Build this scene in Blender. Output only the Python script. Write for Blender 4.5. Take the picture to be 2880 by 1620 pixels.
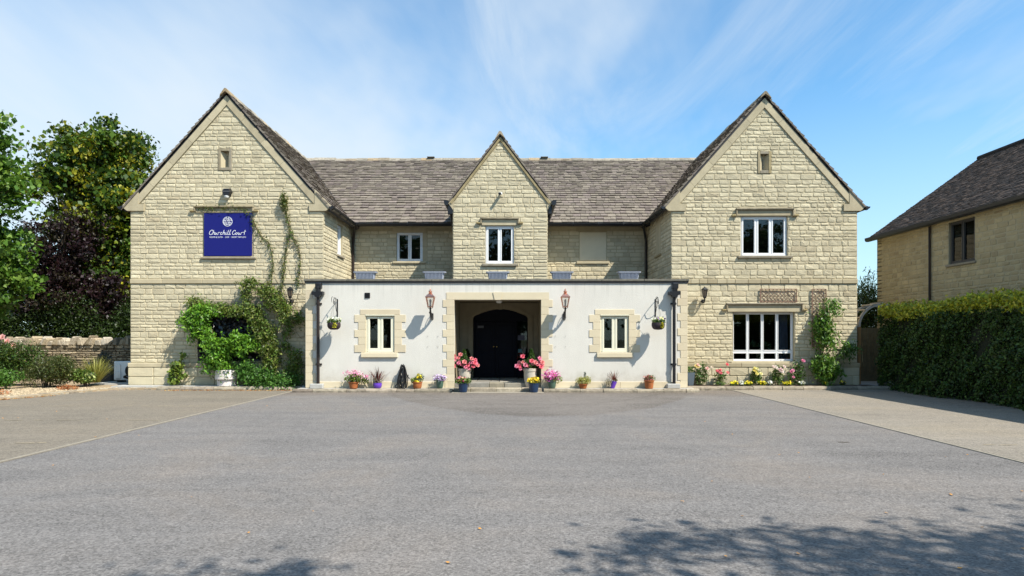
import bpy, math, random
import numpy as np
from mathutils import Vector, Matrix

# ------------------------------------------------------------------ scene, camera, light
for o in list(bpy.data.objects):
    bpy.data.objects.remove(o)
sc = bpy.context.scene
COL = sc.collection
R = math.radians
EYE = 1.6            # camera height
F0, U0, V0 = 1805.0, 1440.0, 948.0   # focal length and principal point of the photograph (2880 px wide)

cam_d = bpy.data.cameras.new('camera')
cam = bpy.data.objects.new('camera', cam_d)
COL.objects.link(cam)
cam.location = (0, 0, EYE)
cam.rotation_euler = (R(90), 0, 0)
cam_d.sensor_width = 36
cam_d.lens = 36 * F0 / 2880
cam_d.shift_y = (V0 - 810) / 2880
cam_d.clip_end = 3000
cam_d.clip_start = 0.05
sc.camera = cam

SUN_A, SUN_B = 1.30, 1.95           # light travels (-A, 1, -B)
sun_dir = Vector((-SUN_A, 1.0, -SUN_B)).normalized()
SUN_EL = math.asin(-sun_dir.z)
SUN_AZ = math.atan2(SUN_A, -1.0)

world = bpy.data.worlds.new('World')
sc.world = world
world.use_nodes = True
wn = world.node_tree
wn.nodes.clear()


def N(nt, kind, **kw):
    n = nt.nodes.new(kind)
    for k, v in kw.items():
        setattr(n, k, v)
    return n


def L(nt, a, b):
    nt.links.new(a, b)


def mathn(nt, op, a, b=None, c=None, clamp=False):
    n = N(nt, 'ShaderNodeMath', operation=op, use_clamp=clamp)
    for i, x in enumerate((a, b, c)):
        if x is None:
            continue
        if isinstance(x, (int, float)):
            n.inputs[i].default_value = x
        else:
            L(nt, x, n.inputs[i])
    return n.outputs[0]


def mixc(nt, fac, a, b, blend='MIX'):
    n = N(nt, 'ShaderNodeMix', data_type='RGBA', blend_type=blend)
    for i, x in ((0, fac), (6, a), (7, b)):
        if isinstance(x, (int, float)):
            n.inputs[i].default_value = x
        elif isinstance(x, tuple):
            n.inputs[i].default_value = (*x[:3], 1)
        else:
            L(nt, x, n.inputs[i])
    return n.outputs[2]


def maprange(nt, x, a, b, c, d, smooth=False):
    n = N(nt, 'ShaderNodeMapRange')
    if smooth:
        n.interpolation_type = 'SMOOTHSTEP'
    L(nt, x, n.inputs[0])
    for i, v in enumerate((a, b, c, d)):
        n.inputs[i + 1].default_value = v
    return n.outputs[0]


def noise(nt, vec, scale, detail=4, rough=.55, dist=0.0):
    n = N(nt, 'ShaderNodeTexNoise')
    n.inputs['Scale'].default_value = scale
    n.inputs['Detail'].default_value = detail
    n.inputs['Roughness'].default_value = rough
    n.inputs['Distortion'].default_value = dist
    if vec is not None:
        L(nt, vec, n.inputs['Vector'])
    return n.outputs[0]


def mapping(nt, vec, loc=(0, 0, 0), rot=(0, 0, 0), scale=(1, 1, 1)):
    n = N(nt, 'ShaderNodeMapping')
    n.inputs['Location'].default_value = loc
    n.inputs['Rotation'].default_value = rot
    n.inputs['Scale'].default_value = scale
    L(nt, vec, n.inputs['Vector'])
    return n.outputs[0]


SKX, SKY = 5.1, 3.2
# sky: Nishita with thin high cloud spread over the whole dome
sky = N(wn, 'ShaderNodeTexSky', sky_type='NISHITA')
sky.sun_disc = False
sky.sun_elevation = SUN_EL
sky.sun_rotation = SUN_AZ
sky.air_density = 1.0
sky.dust_density = 0.6
sky.ozone_density = 2.5
tc = N(wn, 'ShaderNodeTexCoord')
sep = N(wn, 'ShaderNodeSeparateXYZ')
L(wn, tc.outputs['Generated'], sep.inputs[0])
zz = mathn(wn, 'ADD', mathn(wn, 'MAXIMUM', sep.outputs[2], 0.0), 0.16)
comb = N(wn, 'ShaderNodeCombineXYZ')
L(wn, mathn(wn, 'DIVIDE', sep.outputs[0], zz), comb.inputs[0])
L(wn, mathn(wn, 'DIVIDE', sep.outputs[1], zz), comb.inputs[1])
cv = mapping(wn, comb.outputs[0], loc=(7.03, 2.03, 0), rot=(0, 0, R(-32)), scale=(0.42, 0.17, 1))
c1 = noise(wn, cv, 1.0, 8, .6, .7)
c2 = noise(wn, mapping(wn, comb.outputs[0], loc=(SKX, SKY, 0), rot=(0, 0, R(-25)), scale=(.26, .16, 1)), 1.0, 6, .58, .9)
cs = mathn(wn, 'ADD', mathn(wn, 'MULTIPLY', c1, .45), mathn(wn, 'MULTIPLY', c2, .85))
c3 = noise(wn, mapping(wn, comb.outputs[0], loc=(2.7, 8.1, 0), rot=(0, 0, R(-48)), scale=(.75, .22, 1)), 1.0, 8, .62, 1.1)
cm = mathn(wn, 'MAXIMUM', maprange(wn, cs, .57, .81, 0.0, .93, True), maprange(wn, c3, .44, .78, 0.0, .78, True))
# haze towards the horizon
hz = maprange(wn, sep.outputs[2], 0.0, .40, .55, 0.0, True)
cloud_fac = mathn(wn, 'MAXIMUM', cm, hz)
skyc = mixc(wn, 1.0, sky.outputs[0], (0.78, 1.24, 1.34), 'MULTIPLY')
skyc = mixc(wn, cloud_fac, skyc, (4.6, 5.15, 5.6))
bg = N(wn, 'ShaderNodeBackground')
L(wn, skyc, bg.inputs[0])
bg.inputs[1].default_value = 0.115
wo = N(wn, 'ShaderNodeOutputWorld')
L(wn, bg.outputs[0], wo.inputs[0])

sun_d = bpy.data.lights.new('sun', 'SUN')
sun_d.energy = 5.0
sun_d.angle = R(0.53)
sun_d.color = (1.0, 0.945, 0.85)
sun_o = bpy.data.objects.new('sun', sun_d)
COL.objects.link(sun_o)
sun_o.rotation_euler = sun_dir.to_track_quat('-Z', 'Y').to_euler()
sun_o.location = (20, -15, 30)

vs = sc.view_settings
vs.view_transform = 'Standard'
vs.look = 'None'
vs.gamma = 1
vs.exposure = 0.62
vs.use_curve_mapping = False
sc.render.engine = 'CYCLES'
sc.cycles.use_denoising = True
sc.cycles.max_bounces = 6
sc.cycles.diffuse_bounces = 2
sc.cycles.glossy_bounces = 3
sc.cycles.transparent_max_bounces = 12
sc.cycles.sample_clamp_indirect = 6.0

# ------------------------------------------------------------------ materials


def mat_base(name):
    m = bpy.data.materials.new(name)
    m.use_nodes = True
    nt = m.node_tree
    nt.nodes.clear()
    out = N(nt, 'ShaderNodeOutputMaterial')
    b = N(nt, 'ShaderNodeBsdfPrincipled')
    L(nt, b.outputs[0], out.inputs[0])
    return m, nt, b, out


def M(name, col, rough=.7, metal=0.0, var=.12, vscale=4.0, bump=0.0, bscale=60.0, tint=0.0, col2=None,
      spec=.4, coat=0.0, streak=0.0):
    """surface with mottling; tint>0 reads the per-piece 'tint' attribute (brightness, second colour)."""
    m, nt, b, out = mat_base(name)
    g = N(nt, 'ShaderNodeNewGeometry')
    n1 = noise(nt, g.outputs['Position'], vscale, 6, .6)
    c = tuple(col)
    if tint > 0:
        at = N(nt, 'ShaderNodeAttribute', attribute_name='tint')
        s = N(nt, 'ShaderNodeSeparateColor')
        L(nt, at.outputs['Color'], s.inputs[0])
        c = mixc(nt, s.outputs[1], c, tuple(col2 or col))
        k = maprange(nt, s.outputs[0], 0, 1, 1 - tint, 1 + tint)
        kk = N(nt, 'ShaderNodeCombineColor')
        for i in range(3):
            L(nt, k, kk.inputs[i])
        c = mixc(nt, 1.0, c, kk.outputs[0], 'MULTIPLY')
    v = maprange(nt, n1, .25, .75, 1 - var, 1 + var)
    if streak:
        n3 = noise(nt, mapping(nt, g.outputs['Position'], scale=(3.0, 3.0, .35)), 1.6, 5, .6)
        v = mathn(nt, 'MULTIPLY', v, maprange(nt, n3, .45, .8, 1.0, 1 - streak))
    kk = N(nt, 'ShaderNodeCombineColor')
    for i in range(3):
        L(nt, v, kk.inputs[i])
    c = mixc(nt, 1.0, c, kk.outputs[0], 'MULTIPLY')
    L(nt, c, b.inputs['Base Color'])
    b.inputs['Roughness'].default_value = rough
    b.inputs['Metallic'].default_value = metal
    b.inputs['Specular IOR Level'].default_value = spec
    if coat:
        b.inputs['Coat Weight'].default_value = coat
        b.inputs['Coat Roughness'].default_value = .1
    if bump:
        bn = N(nt, 'ShaderNodeBump')
        bn.inputs['Strength'].default_value = 1.0
        bn.inputs['Distance'].default_value = bump
        L(nt, noise(nt, g.outputs['Position'], bscale, 6, .65), bn.inputs['Height'])
        L(nt, bn.outputs[0], b.inputs['Normal'])
    return m


def leaf_mat(name, trans=.3, rough=.45, spec=.35):
    m, nt, b, out = mat_base(name)
    at = N(nt, 'ShaderNodeAttribute', attribute_name='tint')
    L(nt, at.outputs['Color'], b.inputs['Base Color'])
    b.inputs['Roughness'].default_value = rough
    b.inputs['Specular IOR Level'].default_value = spec
    t = N(nt, 'ShaderNodeBsdfTranslucent')
    L(nt, mixc(nt, 1.0, at.outputs['Color'], (1.15, 1.1, .55), 'MULTIPLY'), t.inputs[0])
    mx = N(nt, 'ShaderNodeMixShader')
    mx.inputs[0].default_value = trans
    L(nt, b.outputs[0], mx.inputs[1])
    L(nt, t.outputs[0], mx.inputs[2])
    L(nt, mx.outputs[0], out.inputs[0])
    return m


def glass_mat(name, tintc=(.75, .8, .8), refl=1.0):
    m, nt, b, out = mat_base(name)
    nt.nodes.remove(b)
    tr = N(nt, 'ShaderNodeBsdfTransparent')
    tr.inputs[0].default_value = (*tintc, 1)
    gl = N(nt, 'ShaderNodeBsdfGlossy')
    gl.inputs['Roughness'].default_value = .015
    fr = N(nt, 'ShaderNodeFresnel')
    fr.inputs[0].default_value = 1.5
    f = mathn(nt, 'MULTIPLY', fr.outputs[0], refl)
    mx = N(nt, 'ShaderNodeMixShader')
    L(nt, f, mx.inputs[0])
    L(nt, tr.outputs[0], mx.inputs[1])
    L(nt, gl.outputs[0], mx.inputs[2])
    L(nt, mx.outputs[0], out.inputs[0])
    return m


STONE = M('cotswold_stone', (.56, .492, .338), .9, var=.10, vscale=2.0, bump=.014, bscale=46, tint=.14,
          col2=(.42, .35, .23), spec=.15, streak=.14)
MORTAR = M('lime_mortar', (.43, .37, .245), .95, var=.1, vscale=8, bump=.004, bscale=90, spec=.1)
DRESSED = M('dressed_stone', (.455, .39, .26), .85, var=.13, vscale=3.5, bump=.003, bscale=60, tint=.10,
            col2=(.36, .30, .19), spec=.15, streak=.12)
WEATHERED = M('weathered_stone', (.27, .235, .175), .95, var=.28, vscale=7, bump=.006, bscale=45, tint=.12,
              col2=(.36, .27, .10), spec=.1)
QUOIN = M('cream_quoin_stone', (.62, .535, .375), .85, var=.05, vscale=2.5, bump=.0015, bscale=90, tint=.06,
          col2=(.55, .46, .32), spec=.15)
RENDER = M('white_render', (.64, .612, .545), .9, var=.05, vscale=1.1, bump=.006, bscale=40, spec=.12, streak=.05)
SLATE = M('stone_slate', (.190, .163, .130), .92, var=.3, vscale=9, bump=.008, bscale=40, tint=.24,
          col2=(.168, .138, .122), spec=.2)
RIDGE = M('ridge_stone', (.27, .24, .19), .95, var=.42, vscale=14, bump=.012, bscale=30, tint=.2, col2=(.33, .22, .10), spec=.1)
TILE = M('dark_plain_tile', (.040, .034, .030), .9, var=.3, vscale=5, bump=.004, bscale=60, tint=.35, col2=(.10, .075, .06), spec=.2)
UPVC = M('white_window_frame', (.80, .80, .79), .35, var=.02, spec=.5)
CREAMF = M('cream_window_frame', (.74, .71, .55), .45, var=.03, spec=.4)
DARKF = M('dark_window_frame', (.05, .047, .045), .5, var=.1)
BLACK = M('black_painted_metal', (.012, .012, .014), .38, var=.15, spec=.5)
BROWNP = M('brown_black_plastic', (.022, .015, .013), .45, var=.15)
def weather_render(m):
    nt = m.node_tree
    b = [x for x in nt.nodes if x.type == 'BSDF_PRINCIPLED'][0]
    src = b.inputs['Base Color'].links[0].from_socket
    g = N(nt, 'ShaderNodeNewGeometry')
    s = N(nt, 'ShaderNodeSeparateXYZ')
    L(nt, g.outputs['Position'], s.inputs[0])
    n1 = noise(nt, g.outputs['Position'], 5.0, 6, .7)
    n2 = noise(nt, mapping(nt, g.outputs['Position'], scale=(7.0, 7.0, .25)), 1.5, 5, .65)
    z1 = mathn(nt, 'SUBTRACT', s.outputs[2], mathn(nt, 'MULTIPLY', n1, .7))
    splash = mathn(nt, 'MULTIPLY', maprange(nt, z1, -.12, .34, .5, 0, True), n1)
    drip = mathn(nt, 'MULTIPLY', maprange(nt, mathn(nt, 'ADD', s.outputs[2], mathn(nt, 'MULTIPLY', n2, .7)), 2.95, 3.65, 0, .26, True), maprange(nt, n2, .45, .7, 0, 1, True))
    c = mixc(nt, splash, src, (.30, .25, .17))
    c = mixc(nt, drip, c, (.30, .29, .25))
    L(nt, c, b.inputs['Base Color'])


weather_render(RENDER)
LEAD = M('lead_flashing', (.045, .045, .05), .7, var=.2)
COPING = M('grey_coping', (.13, .12, .095), .9, var=.3, vscale=10, bump=.004, bscale=60)
BLINDM = M('dark_wood_blind', (.085, .062, .042), .5, var=.2)
DARKROOM = M('dark_room_wall', (.05, .045, .04), .9)
COPPER = M('copper', (.80, .40, .28), .28, 1.0, var=.1, vscale=20, spec=.5)
NAVY = M('navy_door_paint', (.004, .005, .011), .5, var=.1, spec=.12)
SIGNB = M('sign_blue', (.010, .013, .145), .55, var=.03, spec=.18)
WHITEP = M('white_print', (.80, .80, .82), .5, var=0)
TERRA = M('terracotta', (.36, .115, .035), .75, var=.18, vscale=14, bump=.002, bscale=80)
PURPLE = M('purple_glaze', (.13, .045, .42), .25, var=.1, spec=.6)
GREENG = M('green_glaze', (.07, .125, .09), .22, var=.12, spec=.6)
BLUEG = M('blue_glaze', (.012, .035, .085), .18, var=.15, spec=.6)
PALEURN = M('pale_urn_stone', (.48, .43, .35), .85, var=.16, vscale=12, bump=.003, bscale=50)
WHITEPOT = M('white_concrete', (.66, .60, .56), .85, var=.08, vscale=8, bump=.002, bscale=60)
GREYPOT = M('slate_grey_planter', (.10, .13, .16), .5, var=.08)
TROUGHM = M('blue_grey_plastic', (.30, .325, .385), .45, var=.05)
RATTAN = M('dark_rattan', (.035, .022, .027), .7, var=.25, vscale=60, bump=.004, bscale=70)
SOIL = M('soil', (.075, .052, .035), .95, var=.3, vscale=18, bump=.01, bscale=40)
WOOD = M('orange_pine_post', (.34, .17, .06), .65, var=.2, vscale=9)
GREYWOOD = M('silvered_wood', (.40, .36, .31), .85, var=.2, vscale=14, bump=.003, bscale=40)
FENCEW = M('weathered_fence_wood', (.17, .14, .075), .85, var=.22, vscale=9, bump=.003, bscale=40)
TRELLISM = M('brown_trellis', (.235, .135, .095), .8, var=.2, vscale=15)
BARK = M('bark', (.075, .058, .042), .95, var=.3, vscale=12, bump=.02, bscale=14)
STEM = M('vine_stem', (.17, .13, .08), .9, var=.2, vscale=14)
HOSEM = M('black_rubber', (.012, .012, .013), .45, var=.1)
ACW = M('white_enamel', (.74, .75, .74), .4, var=.03)
PORCHST = M('porch_stone_painted_shade', (.27, .225, .15), .9, var=.15, vscale=4, bump=.004, bscale=50, spec=.1)  # darkened stone colour stands in for the shade inside the porch
KERBM = M('kerb_stone', (.30, .26, .195), .95, var=.36, vscale=9, bump=.012, bscale=28, tint=.25, col2=(.23, .19, .15), spec=.1)
FLAG = M('flagstone', (.25, .235, .20), .9, var=.25, vscale=6, bump=.005, bscale=40, tint=.18, col2=(.30, .26, .18))
DRYSTONE = M('dry_stone', (.30, .245, .165), .95, var=.4, vscale=11, bump=.015, bscale=25, tint=.38, col2=(.44, .40, .33), spec=.1)
GRAVELM = M('gravel', (.34, .255, .16), .95, var=.35, vscale=60, bump=.01, bscale=90)
CONCRETE = M('concrete', (.42, .41, .38), .9, var=.12, vscale=8, bump=.003, bscale=70)
EDGING = M('edging_stone', (.27, .24, .19), .9, var=.2, vscale=9, bump=.003, bscale=60)
CURTAIN = M('lilac_curtain', (.26, .26, .36), .9, var=.1)
LEAF = leaf_mat('leaf')
HEDGEL = leaf_mat('hedge_leaf', .22, .5)
PETAL = leaf_mat('petal', .3, .6, .2)
DARKLEAF = leaf_mat('artificial_black_leaf', .0, .28, .6)
GLASS = glass_mat('window_glass')
CLEAR = glass_mat('lantern_glass', (.9, .9, .88))
LAMPG = M('opal_glass', (.72, .72, .70), .25, var=0)


def asphalt(name, col, brown, stain=False, amp=.30, grain=150.0, worn=.1):
    m, nt, b, out = mat_base(name)
    g = N(nt, 'ShaderNodeNewGeometry')
    p = g.outputs['Position']
    vo = N(nt, 'ShaderNodeTexVoronoi', feature='F1')
    vo.inputs['Scale'].default_value = grain
    L(nt, p, vo.inputs['Vector'])
    sp = N(nt, 'ShaderNodeSeparateColor')
    L(nt, vo.outputs['Color'], sp.inputs[0])
    n1 = noise(nt, p, 42, 4, .75)
    n2 = noise(nt, p, .42, 7, .66, .6)
    n3 = noise(nt, mapping(nt, p, rot=(0, 0, R(7)), scale=(.22, 1.7, 1)), 1.3, 6, .65)
    n4 = noise(nt, p, 7.0, 4, .6)
    v = mathn(nt, 'ADD', mathn(nt, 'MULTIPLY', mathn(nt, 'SUBTRACT', sp.outputs[0], .5), amp * 1.5),
              mathn(nt, 'MULTIPLY', mathn(nt, 'SUBTRACT', n1, .5), amp * 4.2))
    v = mathn(nt, 'ADD', v, mathn(nt, 'MULTIPLY', mathn(nt, 'SUBTRACT', n2, .5), .85))
    v = mathn(nt, 'ADD', v, mathn(nt, 'MULTIPLY', mathn(nt, 'SUBTRACT', n3, .5), worn * 2))
    v = mathn(nt, 'ADD', v, mathn(nt, 'MULTIPLY', mathn(nt, 'SUBTRACT', n4, .5), .42))
    v = mathn(nt, 'ADD', v, 1.0)
    f = maprange(nt, n2, .42, .72, 0, .6, True)
    if stain:
        s = N(nt, 'ShaderNodeSeparateXYZ')
        L(nt, p, s.inputs[0])
        dx = mathn(nt, 'SUBTRACT', s.outputs[0], .75)
        wob = mathn(nt, 'MULTIPLY', mathn(nt, 'SUBTRACT', noise(nt, p, .7, 3), .5), .9)
        edge = mathn(nt, 'ADD', mathn(nt, 'MULTIPLY', mathn(nt, 'MULTIPLY', dx, dx), .27), 13.0)
        d = mathn(nt, 'ADD', mathn(nt, 'SUBTRACT', s.outputs[1], edge), wob)
        a1 = maprange(nt, d, -.15, .12, 0, 1, True)
        rim = mathn(nt, 'MULTIPLY', a1, maprange(nt, d, .05, 1.3, 1, 0, True))
        band = maprange(nt, mathn(nt, 'ABSOLUTE', mathn(nt, 'SUBTRACT', d, 2.1)), 0, .28, 1, 0, True)
        base = maprange(nt, mathn(nt, 'ADD', s.outputs[1], mathn(nt, 'MULTIPLY', wob, .8)), 16.6, 18.6, 0, 1, True)
        f = mathn(nt, 'MAXIMUM', f, mathn(nt, 'MULTIPLY', a1, .5))
        f = mathn(nt, 'MAXIMUM', f, base)
        dk = mathn(nt, 'ADD', mathn(nt, 'MULTIPLY', rim, .07), mathn(nt, 'MULTIPLY', band, .09))
        dk = mathn(nt, 'ADD', dk, mathn(nt, 'MULTIPLY', a1, .05))
        v = mathn(nt, 'SUBTRACT', v, dk)
    c = mixc(nt, f, tuple(col), tuple(brown))
    kk = N(nt, 'ShaderNodeCombineColor')
    for i in range(3):
        L(nt, v, kk.inputs[i])
    c = mixc(nt, 1.0, c, kk.outputs[0], 'MULTIPLY')
    L(nt, c, b.inputs['Base Color'])
    b.inputs['Roughness'].default_value = .9
    b.inputs['Specular IOR Level'].default_value = .25
    bn = N(nt, 'ShaderNodeBump')
    bn.inputs['Distance'].default_value = .006
    L(nt, mathn(nt, 'ADD', n1, sp.outputs[0]), bn.inputs['Height'])
    L(nt, bn.outputs[0], b.inputs['Normal'])
    return m


ASPHALT = asphalt('grey_tarmac', (.178, .167, .158), (.168, .143, .12), True, .40, 58, .26)
BAYL = asphalt('worn_tarmac_west', (.205, .178, .140), (.165, .136, .10), False, .30, 60, .22)
BAYR = asphalt('worn_tarmac_east', (.25, .222, .182), (.225, .19, .138), False, .30, 60, .22)
LINEM = M('worn_line_paint', (.30, .25, .17), .9, var=.4, vscale=12)
GROUNDM = M('rough_grass_ground', (.075, .085, .035), .95, var=.3, vscale=2)

# ------------------------------------------------------------------ mesh helpers
rng = random.Random(7)


def setp(o, label=None, cat=None, group=None, kind=None):
    if label:
        o['label'] = label
    if cat:
        o['category'] = cat
    if group:
        o['group'] = group
    if kind:
        o['kind'] = kind
    return o


def thing(name, label, cat, loc=(0, 0, 0), group=None, rotz=0.0):
    o = bpy.data.objects.new(name, None)
    o.empty_display_size = .2
    COL.objects.link(o)
    o.location = loc
    o.rotation_euler = (0, 0, rotz)
    return setp(o, label, cat, group)


def attach(o, parent, world_space=True):
    if parent is None:
        return
    o.parent = parent
    if world_space:
        top = parent
        while top.parent:
            top = top.parent
        if top is parent:
            o.matrix_parent_inverse = (Matrix.Translation(parent.location) @ Matrix.Rotation(parent.rotation_euler.z, 4, 'Z')).inverted()


def mesh_from_arrays(name, v, quads, tint=None, smooth=False):
    """v (N,3), quads (M,k) numpy"""
    me = bpy.data.meshes.new(name)
    nv, nf, k = len(v), len(quads), quads.shape[1]
    me.vertices.add(nv)
    me.vertices.foreach_set('co', np.asarray(v, np.float32).ravel())
    me.loops.add(nf * k)
    me.loops.foreach_set('vertex_index', np.asarray(quads, np.int32).ravel())
    me.polygons.add(nf)
    me.polygons.foreach_set('loop_start', np.arange(0, nf * k, k, dtype=np.int32))
    me.polygons.foreach_set('loop_total', np.full(nf, k, np.int32))
    if smooth:
        me.polygons.foreach_set('use_smooth', np.ones(nf, bool))
    if tint is not None:
        a = me.attributes.new('tint', 'FLOAT_COLOR', 'POINT')
        c = np.ones((nv, 4), np.float32)
        c[:, :3] = tint
        a.data.foreach_set('color', c.ravel())
    me.update()
    return me


class MB:
    def __init__(self):
        self.v, self.f, self.c = [], [], []

    def add(self, verts, faces, tint=(.5, 0, 0)):
        b = len(self.v)
        self.v.extend(verts)
        self.f.extend([tuple(b + i for i in f) for f in faces])
        self.c.extend([tint] * len(verts))

    def box(self, x0, x1, y0, y1, z0, z1, tint=(.5, 0, 0), fr=None):
        P = fr or (lambda a, b, c: (a, b, c))
        vs_ = [P(x, y, z) for x in (x0, x1) for y in (y0, y1) for z in (z0, z1)]
        self.add(vs_, [(0, 1, 3, 2), (4, 6, 7, 5), (0, 4, 5, 1), (2, 3, 7, 6), (0, 2, 6, 4), (1, 5, 7, 3)], tint)

    def cbox(self, x0, x1, y0, y1, z0, z1, c=.006, tint=(.5, 0, 0), fr=None, jit=0.0):
        """box with chamfered edges"""
        P = fr or (lambda a, b, c: (a, b, c))
        X, Y, Z = (x0, x1), (y0, y1), (z0, z1)
        c = min(c, .45 * abs(x1 - x0), .45 * abs(y1 - y0), .45 * abs(z1 - z0))
        idx, vs_ = {}, []
        for i in (0, 1):
            for j in (0, 1):
                for k in (0, 1):
                    jx, jy, jz = ((rng.uniform(-jit, jit) for _ in range(3)) if jit else (0, 0, 0))
                    px, py, pz = X[i] + jx, Y[j] + jy, Z[k] + jz
                    sx, sy, sz = (c if i == 0 else -c), (c if j == 0 else -c), (c if k == 0 else -c)
                    for ax, q in enumerate(((px, py + sy, pz + sz), (px + sx, py, pz + sz), (px + sx, py + sy, pz))):
                        idx[(i, j, k, ax)] = len(vs_)
                        vs_.append(P(*q))
        fs = []
        for i in (0, 1):
            fs.append([idx[(i, a, b, 0)] for a, b in ((0, 0), (0, 1), (1, 1), (1, 0))])
            fs.append([idx[(a, i, b, 1)] for a, b in ((0, 0), (0, 1), (1, 1), (1, 0))])
            fs.append([idx[(a, b, i, 2)] for a, b in ((0, 0), (0, 1), (1, 1), (1, 0))])
            for j in (0, 1):
                fs.append([idx[(i, j, 0, 0)], idx[(i, j, 1, 0)], idx[(i, j, 1, 1)], idx[(i, j, 0, 1)]])
                fs.append([idx[(i, 0, j, 0)], idx[(i, 1, j, 0)], idx[(i, 1, j, 2)], idx[(i, 0, j, 2)]])
                fs.append([idx[(0, i, j, 1)], idx[(1, i, j, 1)], idx[(1, i, j, 2)], idx[(0, i, j, 2)]])
                for k in (0, 1):
                    fs.append([idx[(i, j, k, 0)], idx[(i, j, k, 1)], idx[(i, j, k, 2)]])
        self.add(vs_, fs, tint)

    def prism(self, poly, h0, h1, P, tint=(.5, 0, 0)):
        """polygon [(a,b)] between heights h0,h1; P(a,b,h)->xyz"""
        n = len(poly)
        vs_ = [P(a, b, h0) for a, b in poly] + [P(a, b, h1) for a, b in poly]
        fs = [tuple(range(n)), tuple(range(2 * n - 1, n - 1, -1))]
        fs += [(i, (i + 1) % n, n + (i + 1) % n, n + i) for i in range(n)]
        self.add(vs_, fs, tint)

    def tube(self, pts, r, n=8, tint=(.5, 0, 0), closed=False, flat=1.0):
        pts = [Vector(p) for p in pts]
        m = len(pts)
        rr = r if isinstance(r, (list, tuple)) else [r] * m
        vs_, fs = [], []
        up = None
        for i, p in enumerate(pts):
            if closed:
                t = pts[(i + 1) % m] - pts[i - 1]
            else:
                t = pts[min(i + 1, m - 1)] - pts[max(i - 1, 0)]
            if t.length < 1e-9:
                t = Vector((0, 0, 1))
            t.normalize()
            if up is None:
                up = Vector((0, 0, 1)) if abs(t.z) < .9 else Vector((1, 0, 0))
            s = t.cross(up)
            if s.length < 1e-6:
                s = t.orthogonal()
            s.normalize()
            w = s.cross(t).normalized()
            up = w
            for k in range(n):
                a = 2 * math.pi * k / n
                q = p + (s * math.cos(a) + w * math.sin(a) * flat) * rr[i]
                vs_.append(tuple(q))
        seg = m if closed else m - 1
        for i in range(seg):
            for k in range(n):
                a, b = i * n, ((i + 1) % m) * n
                fs.append((a + k, a + (k + 1) % n, b + (k + 1) % n, b + k))
        if not closed:
            fs.append(tuple(range(n - 1, -1, -1)))
            fs.append(tuple(range((m - 1) * n, m * n)))
        self.add(vs_, fs, tint)

    def lathe(self, prof, c=(0, 0, 0), n=24, tint=(.5, 0, 0), sides=None, rot=0.0):
        n = sides or n
        vs_, fs = [], []
        for r, z in prof:
            for k in range(n):
                a = 2 * math.pi * (k + rot) / n
                vs_.append((c[0] + r * math.cos(a), c[1] + r * math.sin(a), c[2] + z))
        for i in range(len(prof) - 1):
            for k in range(n):
                fs.append((i * n + k, i * n + (k + 1) % n, (i + 1) * n + (k + 1) % n, (i + 1) * n + k))
        fs.append(tuple(range(n - 1, -1, -1)))
        fs.append(tuple(range((len(prof) - 1) * n, len(prof) * n)))
        self.add(vs_, fs, tint)

    def mesh(self, name, smooth=False):
        me = bpy.data.meshes.new(name)
        me.from_pydata([tuple(p) for p in self.v], [], self.f)
        a = me.attributes.new('tint', 'FLOAT_COLOR', 'POINT')
        c = np.ones((len(self.v), 4), np.float32)
        if self.c:
            c[:, :3] = np.array(self.c, np.float32)
        a.data.foreach_set('color', c.ravel())
        if smooth:
            me.polygons.foreach_set('use_smooth', np.ones(len(me.polygons), bool))
            try:
                me.set_sharp_from_angle(angle=R(40))
            except Exception:
                pass
        me.update()
        return me

    def build(self, name, mat, parent=None, smooth=False, world_space=True, kind=None):
        me = self.mesh(name, smooth)
        return link(name, me, mat, parent, world_space, kind)


def link(name, me, mat, parent=None, world_space=True, kind=None):
    if mat is not None and not me.materials:
        me.materials.append(mat)
    o = bpy.data.objects.new(name, me)
    COL.objects.link(o)
    attach(o, parent, world_space)
    if kind:
        o['kind'] = kind
    elif parent is not None and name in ('blooms', 'foliage', 'leaves', 'crown', 'outer_spray', 'top_growth', 'end_growth', 'ground_growth', 'strand_leaves', 'blades', 'spikes', 'tendrils'):
        o['kind'] = 'stuff'
    return o


def children_of(o):
    return [c for c in bpy.data.objects if c.parent is o]


def dup(root, loc, label=None, rotz=None, scale=None):
    r = root.copy()
    COL.objects.link(r)
    r.location = loc
    if rotz is not None:
        r.rotation_euler = (0, 0, rotz)
    if scale:
        r.scale = scale
    if label:
        r['label'] = label
    for ch in children_of(root):
        c = ch.copy()
        COL.objects.link(c)
        c.parent = r
        c.matrix_parent_inverse = ch.matrix_parent_inverse.copy()
        for g in children_of(ch):
            d = g.copy()
            COL.objects.link(d)
            d.parent = c
            d.matrix_parent_inverse = g.matrix_parent_inverse.copy()
    return r


def px(u, v, D):
    """world point seen at photo pixel (u,v) on the plane Y=D"""
    return Vector(((u - U0) * D / F0, D, EYE + (V0 - v) * D / F0))


def front(D):       # wall facing the camera: (a, h out, z)
    return lambda a, h, z: (a, D - h, z)


def east(X):        # wall facing +X
    return lambda a, h, z: (X + h, a, z)


def west(X):        # wall facing -X
    return lambda a, h, z: (X - h, a, z)


def clip_poly(poly, hp):
    nx, nz, d = hp
    out = []
    n = len(poly)
    for i in range(n):
        p, q = poly[i], poly[(i + 1) % n]
        dp, dq = nx * p[0] + nz * p[1] - d, nx * q[0] + nz * q[1] - d
        if dp <= 0:
            out.append(p)
        if (dp < 0 < dq) or (dq < 0 < dp):
            t = dp / (dp - dq)
            out.append((p[0] + t * (q[0] - p[0]), p[1] + t * (q[1] - p[1])))
    return out


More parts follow.
